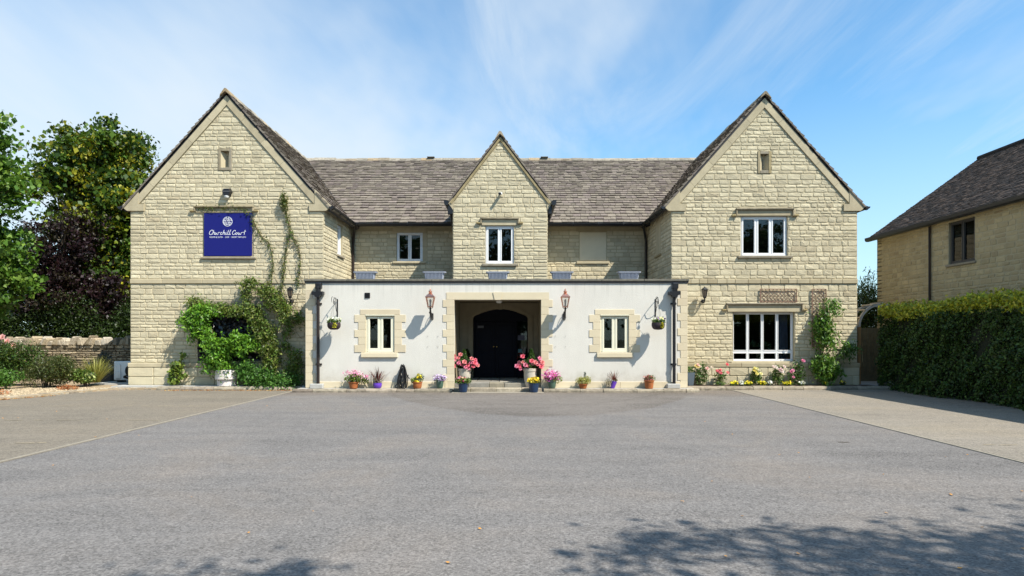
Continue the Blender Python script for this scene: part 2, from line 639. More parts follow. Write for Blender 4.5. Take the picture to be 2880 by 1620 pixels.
def rect_minus(r, h):
    a0, a1, z0, z1 = r
    b0, b1, y0, y1 = h
    if b0 >= a1 or b1 <= a0 or y0 >= z1 or y1 <= z0:
        return [r]
    out = []
    if b0 > a0:
        out.append((a0, b0, z0, z1))
    if b1 < a1:
        out.append((b1, a1, z0, z1))
    m0, m1 = max(a0, b0), min(a1, b1)
    if y0 > z0:
        out.append((m0, m1, z0, y0))
    if y1 < z1:
        out.append((m0, m1, y1, z1))
    return out


def area(poly):
    return .5 * abs(sum(poly[i][0] * poly[(i + 1) % len(poly)][1] - poly[(i + 1) % len(poly)][0] * poly[i][1] for i in range(len(poly))))


def stone_polys(a0, a1, z0, z1, holes, clips, h=(.12, .25), ln=(.19, .47), quoin=None):
    out = []
    z = z0
    row = 0
    while z < z1 - .02:
        hh = rng.choice((.085, .10, .11, .12, .13, .14, .15, .165, .185)) if h == (.12, .25) else rng.uniform(*h)
        if z1 - (z + hh) < .08:
            hh = z1 - z
        a = a0
        first = True
        while a < a1 - .01:
            w = rng.uniform(*ln) * (.75 + hh * 1.4)
            if quoin and (first):
                w = quoin[row % 2]
            if a1 - (a + w) < .14:
                w = a1 - a
            if quoin and a1 - (a + w) < quoin[(row + 1) % 2] + .1 and a + w < a1 - .01:
                w = max(a1 - quoin[(row + 1) % 2] - a, .12) if a1 - quoin[(row + 1) % 2] - a > .1 else a1 - a
            first = False
            rs = [(a, min(a + w, a1), z, z + hh)]
            for hl in holes:
                rs = [q for r in rs for q in rect_minus(r, hl)]
            for r in rs:
                if r[1] - r[0] < .035 or r[3] - r[2] < .035:
                    continue
                poly = [(r[0], r[2]), (r[1], r[2]), (r[1], r[3]), (r[0], r[3])]
                for c in clips:
                    poly = clip_poly(poly, c)
                    if len(poly) < 3:
                        break
                if len(poly) >= 3 and area(poly) > .004:
                    out.append(poly)
            a += w
        z += hh
        row += 1
    return out


def add_stone(mb, P, poly, proud=.0115, gap=.0045, smoothf=0.0, base=-.012):
    n = len(poly)
    ca = sum(p[0] for p in poly) / n
    cz = sum(p[1] for p in poly) / n
    ha = max(abs(p[0] - ca) for p in poly) + 1e-6
    hz_ = max(abs(p[1] - cz) for p in poly) + 1e-6
    fa, fz = max(.3, (ha - gap) / ha), max(.3, (hz_ - gap) / hz_)
    q = [(ca + (a - ca) * fa, cz + (z - cz) * fz) for a, z in poly]
    ring = []
    for i in range(n):
        p0, p1, p2 = q[i - 1], q[i], q[(i + 1) % n]
        for s, e in ((p0, 0), (p2, 1)):
            d = math.hypot(s[0] - p1[0], s[1] - p1[1]) + 1e-9
            k = min(.016 + rng.uniform(0, .012), .4 * d) / d
            ring.append((p1[0] + (s[0] - p1[0]) * k, p1[1] + (s[1] - p1[1]) * k))
        d = math.hypot(p2[0] - p1[0], p2[1] - p1[1])
        if d > .22:
            t = rng.uniform(.4, .6)
            ring.append((p1[0] + (p2[0] - p1[0]) * t + rng.uniform(-.004, .004), p1[1] + (p2[1] - p1[1]) * t + rng.uniform(-.004, .004)))
    m = len(ring)
    h0 = proud * rng.uniform(.6, 1.2)
    ia, iz = max(.5, 1 - .016 / ha), max(.5, 1 - .016 / hz_)
    vs_ = [P(a, base, z) for a, z in ring]
    vs_ += [P(ca + (a - ca) * ia, h0 + rng.uniform(-.004, .004), cz + (z - cz) * iz) for a, z in ring]
    # two crown points make an uneven pitched face
    ax = rng.uniform(.25, .5) * ha
    c1 = P(ca - ax, h0 + rng.uniform(-.002, .008), cz + rng.uniform(-.3, .3) * hz_)
    c2 = P(ca + ax, h0 + rng.uniform(-.002, .008), cz + rng.uniform(-.3, .3) * hz_)
    vs_ += [c1, c2]
    fs = [(i, (i + 1) % m, m + (i + 1) % m, m + i) for i in range(m)]
    sides = [0 if ring[i][0] < ca else 1 for i in range(m)]
    for i in range(m):
        j = (i + 1) % m
        k = 2 * m + sides[i]
        fs.append((m + i, m + j, k))
        if sides[i] != sides[j]:
            fs.append((m + j, 2 * m + sides[j], k))
    t = (rng.random(), max(0, rng.gauss(.05, .28)) if rng.random() < .5 else 0.0, rng.random())
    t = (t[0], min(t[1], 1), t[2])
    mb.add(vs_, fs, t)


def backing(mb, P, a0, a1, z0, z1, holes, thick=.28):
    xs = sorted(set([a0, a1] + [min(max(c, a0), a1) for h in holes for c in h[:2]]))
    zs = sorted(set([z0, z1] + [min(max(c, z0), z1) for h in holes for c in h[2:4]]))
    for i in range(len(xs) - 1):
        for k in range(len(zs) - 1):
            ma, mz = (xs[i] + xs[i + 1]) / 2, (zs[k] + zs[k + 1]) / 2
            if any(h[0] < ma < h[1] and h[2] < mz < h[3] for h in holes):
                continue
            mb.box(xs[i], xs[i + 1], -thick, 0, zs[k], zs[k + 1], fr=P)


class Quarry:
    """collects stones; the largest become objects, the rest one joined piece"""

    def __init__(self):
        self.items = []

    def add(self, parent, P, polys, **kw):
        for p in polys:
            self.items.append((area(p), parent, P, p, kw))

    def lay(self, thing_, name, restname, mat, most=300, adder=add_stone, scorer=None):
        it = sorted(self.items, key=lambda t: -(scorer(t) if scorer else t[0]))
        for i, (a, par, P, p, kw) in enumerate(it[:most]):
            mb = MB()
            adder(mb, P, p, **kw)
            mb.build(name, mat, par)
        mb = MB()
        for a, par, P, p, kw in it[most:]:
            adder(mb, P, p, **kw)
        if mb.v:
            mb.build(restname, mat, thing_, kind='stuff')


# ---- foliage
def leaf_mesh(name, c, size, aspect=.5, pal=((.06, .12, .02),), bias=(0, 0, .4), droop=.3, seed=0, var=.25, pal_idx=None, szvar=.35, spread=1.0):
    r = np.random.default_rng(seed)
    n = len(c)
    nrm = r.normal(size=(n, 3)) * spread + np.asarray(bias)
    nrm /= np.linalg.norm(nrm, axis=1)[:, None] + 1e-9
    t = r.normal(size=(n, 3))
    t[:, 2] -= droop * 2
    t -= nrm * (t * nrm).sum(1)[:, None]
    t /= np.linalg.norm(t, axis=1)[:, None] + 1e-9
    b = np.cross(nrm, t)
    s = size * (1 + szvar * r.normal(size=n)).clip(.4, 1.8)
    s = s[:, None]
    w = s * aspect
    fold = nrm * s * .12
    v = np.empty((n, 4, 3))
    v[:, 0] = c - t * s * .5
    v[:, 1] = c + b * w * .5 - t * s * .06 + fold
    v[:, 2] = c + t * s * .5
    v[:, 3] = c - b * w * .5 - t * s * .06 + fold
    pal = np.asarray(pal, float)
    idx = pal_idx if pal_idx is not None else r.integers(0, len(pal), n)
    colr = pal[idx] * (1 + var * r.normal(size=(n, 1))).clip(.45, 1.7)
    tint = np.repeat(colr, 4, axis=0).clip(0, 1)
    q = np.arange(n * 4).reshape(n, 4)
    return mesh_from_arrays(name, v.reshape(-1, 3), q, tint)


def sprays(pts, seed, k=9, length=.26, droop=.55, out=(0, -.6, 0), wid=.05):
    """turn points into drooping compound leaves of k leaflets each"""
    g = np.random.default_rng(seed)
    c = pts[g.permutation(len(pts))[: max(2, len(pts) // k)]]
    d = g.normal(size=(len(c), 3)) * .7 + np.asarray(out)
    d[:, 2] -= droop
    d /= np.linalg.norm(d, axis=1)[:, None]
    t = np.linspace(0, 1, k)
    res = c[:, None, :] + d[:, None, :] * (t[None, :, None] * length) + g.normal(size=(len(c), k, 3)) * wid
    res[:, :, 2] -= (t ** 2)[None, :] * length * .3
    return res.reshape(-1, 3)


def blob(n, c, r, seed, shell=.35):
    g = np.random.default_rng(seed)
    d = g.normal(size=(n, 3))
    d /= np.linalg.norm(d, axis=1)[:, None]
    rad = g.random(n) ** shell
    return np.asarray(c) + d * rad[:, None] * np.asarray(r)


def spike_mesh(name, base, n, length, width, pal, seed, lean=(.15, .9), arch=.35, origin_r=.03):
    r = random.Random(seed)
    mb = MB()
    for i in range(n):
        az = r.uniform(0, 2 * math.pi)
        e = r.uniform(*lean)
        ln_ = length * r.uniform(.65, 1.1)
        o = Vector(base) + Vector((math.cos(az), math.sin(az), 0)) * r.uniform(0, origin_r)
        d = Vector((math.cos(az) * math.sin(e), math.sin(az) * math.sin(e), math.cos(e)))
        s = Vector((-math.sin(az), math.cos(az), 0))
        vs_, k = [], 4
        p = o.copy()
        for j in range(k + 1):
            t = j / k
            w = width * (1 - t) ** .7 * (.6 + .8 * min(1, t * 3)) * .5 if j < k else .0008
            vs_ += [tuple(p - s * w), tuple(p + s * w)]
            p = p + d * (ln_ / k)
            d = (d + Vector((math.cos(az) * .3, math.sin(az) * .3, -1)) * arch * t).normalized()
        c = r.choice(pal)
        m_ = r.uniform(.7, 1.3)
        mb.add(vs_, [(2 * j, 2 * j + 1, 2 * j + 3, 2 * j + 2) for j in range(k)], tuple(x * m_ for x in c))
    return mb.mesh(name)


def smooth_path(pts, n=6):
    pts = [Vector(p) for p in pts]
    out = []
    for i in range(len(pts) - 1):
        p0, p1, p2, p3 = pts[max(i - 1, 0)], pts[i], pts[i + 1], pts[min(i + 2, len(pts) - 1)]
        for k in range(n):
            t = k / n
            out.append(.5 * ((2 * p1) + (p2 - p0) * t + (2 * p0 - 5 * p1 + 4 * p2 - p3) * t * t + (3 * p1 - p0 - 3 * p2 + p3) * t ** 3))
    out.append(pts[-1])
    return out

# ------------------------------------------------------------------ ground and paving


def sheet(name, poly, z, mat, thick=.03):
    mb = MB()
    mb.prism(poly, z - thick, z, lambda a, b, h: (a, b, h))
    return setp(mb.build(name, mat), kind='structure')


sheet('ground', [(-400, -300), (400, -300), (400, 900), (-400, 900)], -.03, GROUNDM, .5)
sheet('tarmac_drive', [(-60, -60), (60, -60), (60, 19.2), (5.6, 19.2), (5.6, 21), (-6.4, 21), (-6.4, 19.8), (-60, 19.8)], 0, ASPHALT)
sheet('west_parking_bays', [(-40, -30), (-6.62, -30), (-6.45, 19.45), (-40, 19.45)], .004, BAYL, .003)
sheet('east_parking_bays', [(6.42, -30), (40, -30), (40, 19.6), (6.62, 19.6)], .004, BAYR, .003)
for nm, (xa, xb) in (('west_edging', (-6.62, -6.45)), ('east_edging', (6.42, 6.62))):
    par = setp(bpy.data.objects.new(nm, None), kind='structure')
    par.location = (xa, 0, 0)
    COL.objects.link(par)
    y = 1.0
    while y < 19.0:
        ln_ = .915
        x = xa + (xb - xa) * (y / 19.4)
        x2 = xa + (xb - xa) * ((y + ln_) / 19.4)
        mb = MB()
        w = .024
        vs_ = [(x - w, y, .012), (x + w, y, .012), (x2 + w, y + ln_ - .008, .012), (x2 - w, y + ln_ - .008, .012)]
        vs_ += [(p[0], p[1], -.02) for p in vs_]
        mb.add(vs_, [(0, 1, 2, 3), (0, 4, 5, 1), (1, 5, 6, 2), (2, 6, 7, 3), (3, 7, 4, 0)], (rng.random(), 0, 0))
        mb.build('edging_stone', EDGING, par)
        y += ln_
for k, (x0, x1, y, w) in enumerate(((-16, -6.7, 9.66, .06), (-15.6, -6.7, 12.3, .06), (-12.2, -6.7, 14.85, .06),
                                    (6.75, 11.2, 9.5, .06), (7.4, 11.2, 14.4, .05))):
    # worn bay lines: broken flecks of paint
    mb = MB()
    x = x0
    while x < x1:
        ln_ = rng.uniform(.05, .4)
        if rng.random() < .72:
            ww = w * rng.uniform(.4, 1)
            o_ = rng.uniform(-.02, .02)
            mb.add([(x, y + o_ - ww / 2, .009), (x + ln_, y + o_ - ww / 2 + rng.uniform(-.01, .01), .009),
                    (x + ln_ * .95, y + o_ + ww / 2, .009), (x + .02, y + o_ + ww / 2, .009)], [(0, 1, 2, 3)])
        x += ln_ + rng.uniform(0, .25)
    setp(mb.build('bay_line', LINEM), kind='structure')

# raised strips along the building
sheet('front_ledge', [(-6.25, 18.68), (-1.72, 18.68), (-1.72, 18.98), (-6.25, 18.98)], .1, CONCRETE, .12)
sheet('front_ledge', [(.9, 18.68), (5.32, 18.68), (5.32, 18.98), (.9, 18.98)], .1, CONCRETE, .12)
sheet('west_terrace', [(-12.2, 19.52), (-6.0, 19.42), (-6.0, 20.1), (-12.2, 20.1)], .105, CONCRETE, .12)
sheet('flower_bed', [(5.25, 19.5), (11.15, 19.5), (11.15, 20.08), (5.25, 20.08)], .115, SOIL, .14)
sheet('garden_path', [(10.9, 19.75), (13.1, 19.75), (13.1, 26), (10.9, 26)], .11, CONCRETE, .13)
bed_edge = [(-15.6, 15.3), (-13.3, 15.9), (-12.75, 16.8), (-12.5, 17.9), (-12.15, 18.9), (-11.5, 19.35), (-10.7, 19.45)]
sheet('gravel_bed', bed_edge + [(-10.7, 20.1), (-11.9, 20.1), (-11.9, 24.2), (-24, 24.2), (-24, 15.0)], .06, GRAVELM, .08)
sheet('side_slab', [(-13.6, 20.6), (-11.95, 20.6), (-11.95, 22.6), (-13.6, 22.6)], .1, CONCRETE, .08)


def kerb(name, path, h, w, seg, matv=KERBM):
    """rough kerb stones laid along a path"""
    par = setp(bpy.data.objects.new(name, None), kind='structure')
    par.location = (path[0][0], path[0][1], 0)
    COL.objects.link(par)
    for i in range(len(path) - 1):
        a, b = Vector((*path[i], 0)), Vector((*path[i + 1], 0))
        d = (b - a)
        tot = d.length
        d.normalize()
        s = Vector((-d.y, d.x, 0))
        t = 0
        while t < tot - .02:
            ln_ = min(rng.uniform(*seg), tot - t)
            if tot - t - ln_ < seg[0] * .5:
                ln_ = tot - t
            mb = MB()
            hh = h * rng.uniform(.9, 1.08)
            nseg = max(2, int(ln_ / .12))
            rings = []
            for k in range(nseg + 1):
                q = a + d * (t + .006 + (ln_ - .012) * k / nseg)
                e = .012 if 0 < k < nseg else .02
                f_ = s * rng.uniform(-.02, .012)
                rings += [tuple(q + s * 0 + f_ + Vector((0, 0, -.05))), tuple(q + f_ + s * .0 + Vector((0, 0, hh * rng.uniform(.35, .6)))),
                          tuple(q + s * .025 + f_ * .5 + Vector((0, 0, hh - .012 + rng.uniform(-e, .004)))),
                          tuple(q + s * .06 + Vector((0, 0, hh + rng.uniform(-.008, .006)))),
                          tuple(q + s * w + Vector((0, 0, hh + rng.uniform(-.006, .004)))), tuple(q + s * w + Vector((0, 0, -.05)))]
            fs = []
            for k in range(nseg):
                for j in range(5):
                    p = k * 6 + j
                    fs.append((p, p + 1, p + 7, p + 6))
            fs += [(0, 1, 2, 3, 4, 5), tuple(nseg * 6 + j for j in range(5, -1, -1))]
            mb.add(rings, fs, (rng.random(), max(0, rng.gauss(.2, .4)) if rng.random() < .7 else 0, 0))
            mb.build('kerb_stone', matv, par)
            t += ln_
    return par


kerb('front_kerb', [(-6.35, 18.52), (-1.72, 18.52)], .1, .18, (.5, 1.1))
kerb('front_kerb', [(.92, 18.52), (5.42, 18.52)], .1, .18, (.5, 1.1))
kerb('west_kerb', [(-10.7, 19.3), (-6.36, 19.28)], .105, .2, (.6, 1.3))
kerb('east_kerb', [(5.3, 19.32), (9.6, 19.32), (11.6, 19.45), (12.4, 19.7)], .115, .2, (.6, 1.3))
kerb('gravel_kerb', bed_edge, .075, .16, (.14, .3))

# gravel pebbles: scattered stones nobody could count
g_ = np.random.default_rng(3)
n = 5200
bx = g_.uniform(-15.2, -10.8, n)
by = g_.uniform(15.6, 20.0, n)
ok = []
import bisect
for x, y in zip(bx, by):
    xe = None
    for i in range(len(bed_edge) - 1):
        (xa, ya), (xb, yb) = bed_edge[i], bed_edge[i + 1]
        if ya <= y <= yb:
            xe = xa + (xb - xa) * (y - ya) / (yb - ya + 1e-9)
    if xe is not None and x < xe - .2:
        ok.append((x, y))
pc = np.array([(x, y, .068) for x, y in ok])
pv, pf, pt = [], [], []
base = np.array([(1, 0, 0), (0, 1, 0), (-1, 0, 0), (0, -1, 0), (0, 0, .8)])
for i, c in enumerate(pc):
    s = .012 + .014 * g_.random()
    an = g_.random() * 6.28
    rot = np.array([[math.cos(an), -math.sin(an), 0], [math.sin(an), math.cos(an), 0], [0, 0, 1]])
    pv.append((base * s * (1 + .3 * g_.normal(size=(5, 1)))) @ rot.T + c)
    b = i * 5
    pf += [(b, b + 1, b + 4), (b + 1, b + 2, b + 4), (b + 2, b + 3, b + 4), (b + 3, b, b + 4)]
    m_ = g_.uniform(.6, 1.35)
    pt.append(np.tile(np.array((.42, .33, .21)) * m_, (5, 1)))
PEB = M('pebble', (1, 1, 1), .9, var=.05)
_a = N(PEB.node_tree, 'ShaderNodeAttribute', attribute_name='tint')
L(PEB.node_tree, _a.outputs['Color'], [x for x in PEB.node_tree.nodes if x.type == 'BSDF_PRINCIPLED'][0].inputs['Base Color'])
o = link('gravel', mesh_from_arrays('gravel', np.concatenate(pv), np.array(pf), np.concatenate(pt)), PEB)
setp(o, 'loose golden gravel covering the bed left of the building', 'gravel', kind='stuff')

# ------------------------------------------------------------------ the hotel
D0, D1, DC, D2 = 18.9, 20.0, 21.0, 23.5     # front planes: porch range, wings, centre gable, main range
hotel = thing('hotel_building', 'cream stone gabled hotel with white rendered entrance range and stone slate roofs', 'building', (-.5, 20, 0))
Q, SL = Quarry(), Quarry()
TANW, TANM, TANC = 1.13, .744, 1.31
ZE = 5.66     # eaves gutter height
WL = dict(xc=-8.88, hw=3.01, zr=9.26)
WR = dict(xc=7.86, hw=2.90, zr=9.18)
YB = 33.0     # back of the house
YE, YR = 22.95, 27.8      # main eaves and ridge
ZR = ZE + .03 + TANM * (YR - YE)


def trim(name, P, a0, a1, h0, h1, z0, z1, mat=DRESSED, c=.008, parent=None, tint=None):
    mb = MB()
    mb.cbox(a0, a1, h0, h1, z0, z1, c, tint or (rng.random(), max(0, rng.gauss(0, .3)), 0), P)
    return mb.build(name, mat, parent or hotel)


def window(P, a0, a1, z0, z1, lights, mat, inset=.09, blind=True, transom=None, parent=None, sill=None, fw=.05, sash=.045):
    """frame (part) > casement, pane, blind, sill"""
    mb = MB()
    d0, d1 = -inset - .07, -inset
    e = .004
    mb.cbox(a0 + e, a0 + fw, d0, d1, z0 + e, z1 - e, .006, fr=P)
    mb.cbox(a1 - fw, a1 - e, d0, d1, z0 + e, z1 - e, .006, fr=P)
    mb.cbox(a0 + fw, a1 - fw, d0, d1, z1 - fw, z1 - e, .006, fr=P)
    mb.cbox(a0 + fw, a1 - fw, d0, d1 + .02, z0 + e, z0 + fw, .006, fr=P)
    n = lights
    wl = (a1 - a0 - 2 * fw) / n
    for i in range(1, n):
        x = a0 + fw + i * wl
        mb.cbox(x - .018, x + .018, d0, d1, z0 + fw, z1 - fw, .005, fr=P)
    if transom:
        mb.cbox(a0 + fw, a1 - fw, d0 + .005, d1 - .004, transom - .03, transom + .03, .005, fr=P)
    w = mb.build('window', mat, parent or hotel)
    ws = w
    rows = [(z0 + fw, z1 - fw)] if not transom else [(z0 + fw, transom - .03), (transom + .03, z1 - fw)]
    for i in range(n):
        xa = a0 + fw + i * wl + (.018 if i else 0)
        xb = a0 + fw + (i + 1) * wl - (.018 if i < n - 1 else 0)
        for (r0, r1) in rows:
            s = sash if not transom else .022
            cb = MB()
            q0, q1 = d0 + .012, d1 + .012
            cb.cbox(xa + .002, xa + s, q0, q1, r0 + .002, r1 - .002, .006, fr=P)
            cb.cbox(xb - s, xb - .002, q0, q1, r0 + .002, r1 - .002, .006, fr=P)
            cb.cbox(xa + s, xb - s, q0, q1, r1 - s, r1 - .002, .006, fr=P)
            cb.cbox(xa + s, xb - s, q0, q1, r0 + .002, r0 + s, .006, fr=P)
            cb.build('casement', mat, ws)
            gb = MB()
            gb.box(xa + s - .004, xb - s + .004, d0 + .03, d0 + .036, r0 + s - .004, r1 - s + .004, fr=P)
            gb.build('pane', GLASS, ws)
        if blind:
            bb = MB()
            z = z1 - fw - .03
            while z > z0 + fw + .02:
                bb.add([P(xa + .01, d0 - .05, z - .012), P(xb - .01, d0 - .05, z - .012), P(xb - .01, d0 - .02, z + .012), P(xa + .01, d0 - .02, z + .012)], [(0, 1, 2, 3)])
                z -= .042
            for t in (.25, .75):
                x = xa + (xb - xa) * t
                bb.box(x - .003, x + .003, d0 - .02, d0 - .017, z0 + fw, z1 - fw, fr=P)
            bb.build('blind', BLINDM, ws)
    if sill:
        sb = MB()
        sb.cbox(sill[0], sill[1], -inset - .02, sill[4], sill[2], sill[3], .012, (rng.random(), 0, 0), P)
        sb.build('sill', sill[5], ws)
    return w


def hood(P, a0, a1, z0, z1, drop, mat=WEATHERED):
    """drip mould: projecting top, lintel stone below, short dropped returns"""
    mb = MB()
    mb.cbox(a0, a1, 0, .10, z1 - .055, z1, .015, (rng.random(), rng.random() * .5, 0), P, jit=.004)
    mb.cbox(a0, a0 + .05, .0, .085, drop, z1 - .056, .01, (rng.random(), .2, 0), P)
    mb.cbox(a1 - .05, a1, .0, .085, drop, z1 - .056, .01, (rng.random(), .2, 0), P)
    mb.cbox(a0 - .13, a0 - .002, .0, .085, drop, drop + .05, .01, (rng.random(), .6, 0), P)
    mb.cbox(a1 + .002, a1 + .13, .0, .085, drop, drop + .05, .01, (rng.random(), .6, 0), P)
    mb.build('drip_mould', mat, hotel)
    trim('lintel', P, a0 + .052, a1 - .052, 0, .035, z0, z1 - .058)


# --- wings
def wing(W, side, holes, name):
    xc, hw, zr = W['xc'], W['hw'], W['zr']
    x0, x1 = xc - hw, xc + hw
    P = front(D1)
    ztop = zr - .16
    zsh = ztop - TANW * hw            # wall top at the corners
    mb = MB()
    backing(mb, P, x0 + .004, x1 - .004, 0, zsh, holes)
    gh = [h for h in holes if h[3] > zsh]
    # gable above the eaves, with the niche cut out as strips
    tri = lambda z: hw - (z - zsh) / TANW
    zs = sorted(set([zsh, ztop - .02] + [c for h in gh for c in h[2:4]]))
    for k in range(len(zs) - 1):
        za, zb = zs[k], zs[k + 1]
        hs = [h for h in gh if h[2] <= za + 1e-6 and h[3] >= zb - 1e-6]
        la, lb = tri(za), tri(zb)
        if not hs:
            mb.prism([(xc - la, za), (xc + la, za), (xc + lb, zb), (xc - lb, zb)], -.28, 0, lambda a, b, h: P(a, h, b))
        else:
            h = hs[0]
            mb.prism([(xc - la, za), (h[0], za), (h[0], zb), (xc - lb, zb)], -.28, 0, lambda a, b, h: P(a, h, b))
            mb.prism([(h[1], za), (xc + la, za), (xc + lb, zb), (h[1], zb)], -.28, 0, lambda a, b, h: P(a, h, b))
    wall = mb.build('gable_wall', MORTAR, hotel)
    # stones
    band = .195
    k = math.hypot(1, TANW)
    inset_top = ztop - band * k       # line of the raking band's lower edge
    clips = [(TANW, 1, inset_top + TANW * xc), (-TANW, 1, inset_top - TANW * xc)]
    kn_h = [(x0 - .1, x0 + .44, 5.52, 5.74), (x1 - .44, x1 + .1, 5.52, 5.74), (x0 - .1, x0 + .27, 5.73, 6.0), (x1 - .27, x1 + .1, 5.73, 6.0)]
    oh = [(h[0] - h[4], h[1] + h[4], h[2] - h[5], h[3] + h[6]) for h in holes] + kn_h
    Q.add(wall, P, stone_polys(x0, x1, 3.41, ztop, oh, clips, quoin=(.3, .46)))
    Q.add(wall, P, stone_polys(x0, x1, .80, 3.26, oh, [], quoin=(.46, .3)))
    Pp = front(D1 - .05)
    trim('plinth_wall', P, x0 - .045, x1 + .045, -.1, .048, 0, .70, MORTAR)
    Q.add(wall, Pp, stone_polys(x0 - .045, x1 + .045, .1, .66, [], [], h=(.25, .31), ln=(.4, .8)), proud=.016)
    # plinth moulding and string course in lengths
    for zz0, zz1, out, nm in ((.665, .795, .075, 'plinth_moulding'), (3.265, 3.405, .045, 'string_course')):
        a = x0 - (.05 if nm[0] == 'p' else .0)
        end = x1 + (.05 if nm[0] == 'p' else .0)
        while a < end - .01:
            w_ = rng.uniform(.8, 1.3) if (nm[0] == 'p' or side < 0) else rng.choice((.26, .3, .34, .4))
            if end - a - w_ < .2:
                w_ = end - a
            alt = (rng.random(), rng.choice((0, 0, .5, .85)) if side > 0 else max(0, rng.gauss(.25, .25)), 0)
            trim(nm, P, a + .002, a + w_ - .002, -.02, out, zz0, zz1, DRESSED, .012, tint=alt)
            a += w_
    # raking bands and kneelers
    for s in (-1, 1):
        ang = Vector((s, -TANW)).normalized()
        L_ = hw * k
        nseg = 5
        prev = .0
        for i in range(nseg):
            t0, t1 = L_ * i / nseg + .003, L_ * (i + 1) / nseg - .003
            if i == nseg - 1:
                t1 = L_ - .05
            pts = []
            nrm = Vector((-s * TANW, -1)).normalized()
            for t, w_ in ((t0, 0), (t1, 0), (t1, band), (t0, band)):
                q = Vector((xc, ztop + .02)) + ang * t + nrm * w_
                if s * (q.x - xc) < .002:      # keep each side on its own side of the apex
                    q = Vector((xc + s * .002, q.y + TANW * (.002 - s * (q.x - xc))))
                    if w_ > 0:
                        q.y = ztop + .02 - band * k
                pts.append((q.x, q.y))
            mb = MB()
            mb.prism(pts, -.02, .042, lambda a, b, h: P(a, h, b), (rng.random(), max(0, rng.gauss(.05, .2)), 0))
            mb.build('raking_stone', DRESSED, hotel)
        xe = xc + s * hw
        mb = MB()
        pts = [(xe + s * .22, 5.66), (xe + s * .20, 5.72), (xe - s * .265, 5.72 + .465 * TANW - .05), (xe - s * .265, 5.735), (xe - s * .44, 5.735), (xe - s * .44, 5.525), (xe + s * .08, 5.525), (xe + s * .2, 5.62)]
        mb.prism(pts, -.02, .055, lambda a, b, h: P(a, h, b), (.4, .1, 0))
        mb.build('kneeler', DRESSED, hotel)
    # roof slopes
    ov = .26
    for s in (-1, 1):
        xe, ze = xc + s * (hw + ov), zr - TANW * (hw + ov)
        S = (hw + ov) * k
        up = Vector((-s / k, 0, TANW / k))
        nn = Vector((s * TANW / k, 0, 1 / k))
        O = Vector((xe, D1 - .085, ze))

        def PP(a, h, t, O=O, up=up, nn=nn):
            return tuple(O + Vector((0, a, 0)) + up * t + nn * h)
        mb = MB()
        mb.prism([(.09, .02), (YB - D1, .02), (YB - D1, S), (.09, S)], -.10, -.025, lambda a, b, h: PP(a, h, b))
        deck = mb.build('roof', LEAD, hotel)
        inner = (s > 0) == (side < 0)
        lim = YB - D1
        polys = slate_polys(0, lim, S, .24, .145, [])
        if inner:
            # keep what is above the main roof: z_wing(t) >= z_main(y)
            polys = [p for p in polys if min(O.y + a for a, t in p) < YE + .8 + (max(ze + t * TANW / k for a, t in p) - ZE) / TANM]
        SL.add(deck, PP, polys)
    # ridge tiles
    y = D1 - .14
    while y < YR + 1.0:
        ln_ = .46
        ridge_tile(xc, y, zr, 'y', ln_, TANW)
        y += ln_ + .004
    # flanks and back
    mb = MB()
    xo = x0 if side < 0 else x1
    Po = west(xo) if side < 0 else east(xo)
    backing(mb, Po, D1 + .285, YB, 0, zsh + .05, [])
    backing(mb, lambda a, h, z: (a, YB + h, z), x0, x1, 0, zsh + .05, [])
    mb.build('flank_wall', MORTAR, hotel)
    Q.add(hotel, Po, stone_polys(D1 + .01, D1 + 4.5, .1, zsh, [], [], quoin=(.3, .46)))
    return wall, zsh


def slate_polys(a0, a1, S, e0, e1, clips, wr=(.19, .36)):
    out = []
    t = 0.0
    while t < S - .03:
        e = e0 + (e1 - e0) * t / S
        a = a0 - rng.uniform(0, .2)
        while a < a1:
            w_ = rng.uniform(*wr) * (.7 + e)
            p = [(max(a, a0) + .005, t), (min(a + w_, a1) - .005, t), (min(a + w_, a1) - .005, min(t + e + .01, S)), (max(a, a0) + .005, min(t + e + .01, S))]
            a += w_
            if p[1][0] - p[0][0] < .04:
                continue
            for c in clips:
                p = clip_poly(p, c)
                if len(p) < 3:
                    break
            if len(p) >= 3 and area(p) > .002:
                out.append(p)
        t += e
    return out


def add_slate(mb, P, poly, thick=.033):
    t0 = min(p[1] for p in poly)
    t1 = max(p[1] for p in poly)
    th = thick * rng.uniform(.6, 1.45)
    sk = rng.uniform(-.008, .008)
    amid = sum(p[0] for p in poly) / len(poly)
    lo = rng.uniform(-.014, .004)
    top = []
    for a, t in poly:
        f = (t - t0) / (t1 - t0 + 1e-6)
        tt = t + (lo + sk * (1 if a > amid else -1)) * (1 - f)
        top.append(P(a, .004 + th * (1 - f), tt))
    bot = [P(a, -.03, t) for a, t in poly]
    n = len(poly)
    fs = [tuple(range(n))] + [(i, n + i, n + (i + 1) % n, (i + 1) % n) for i in range(n)]
    hue = rng.random()
    mb.add(top + bot, fs, (min(1, max(0, rng.gauss(.5, .25))), 0 if hue < .55 else rng.uniform(.3, 1), 0))


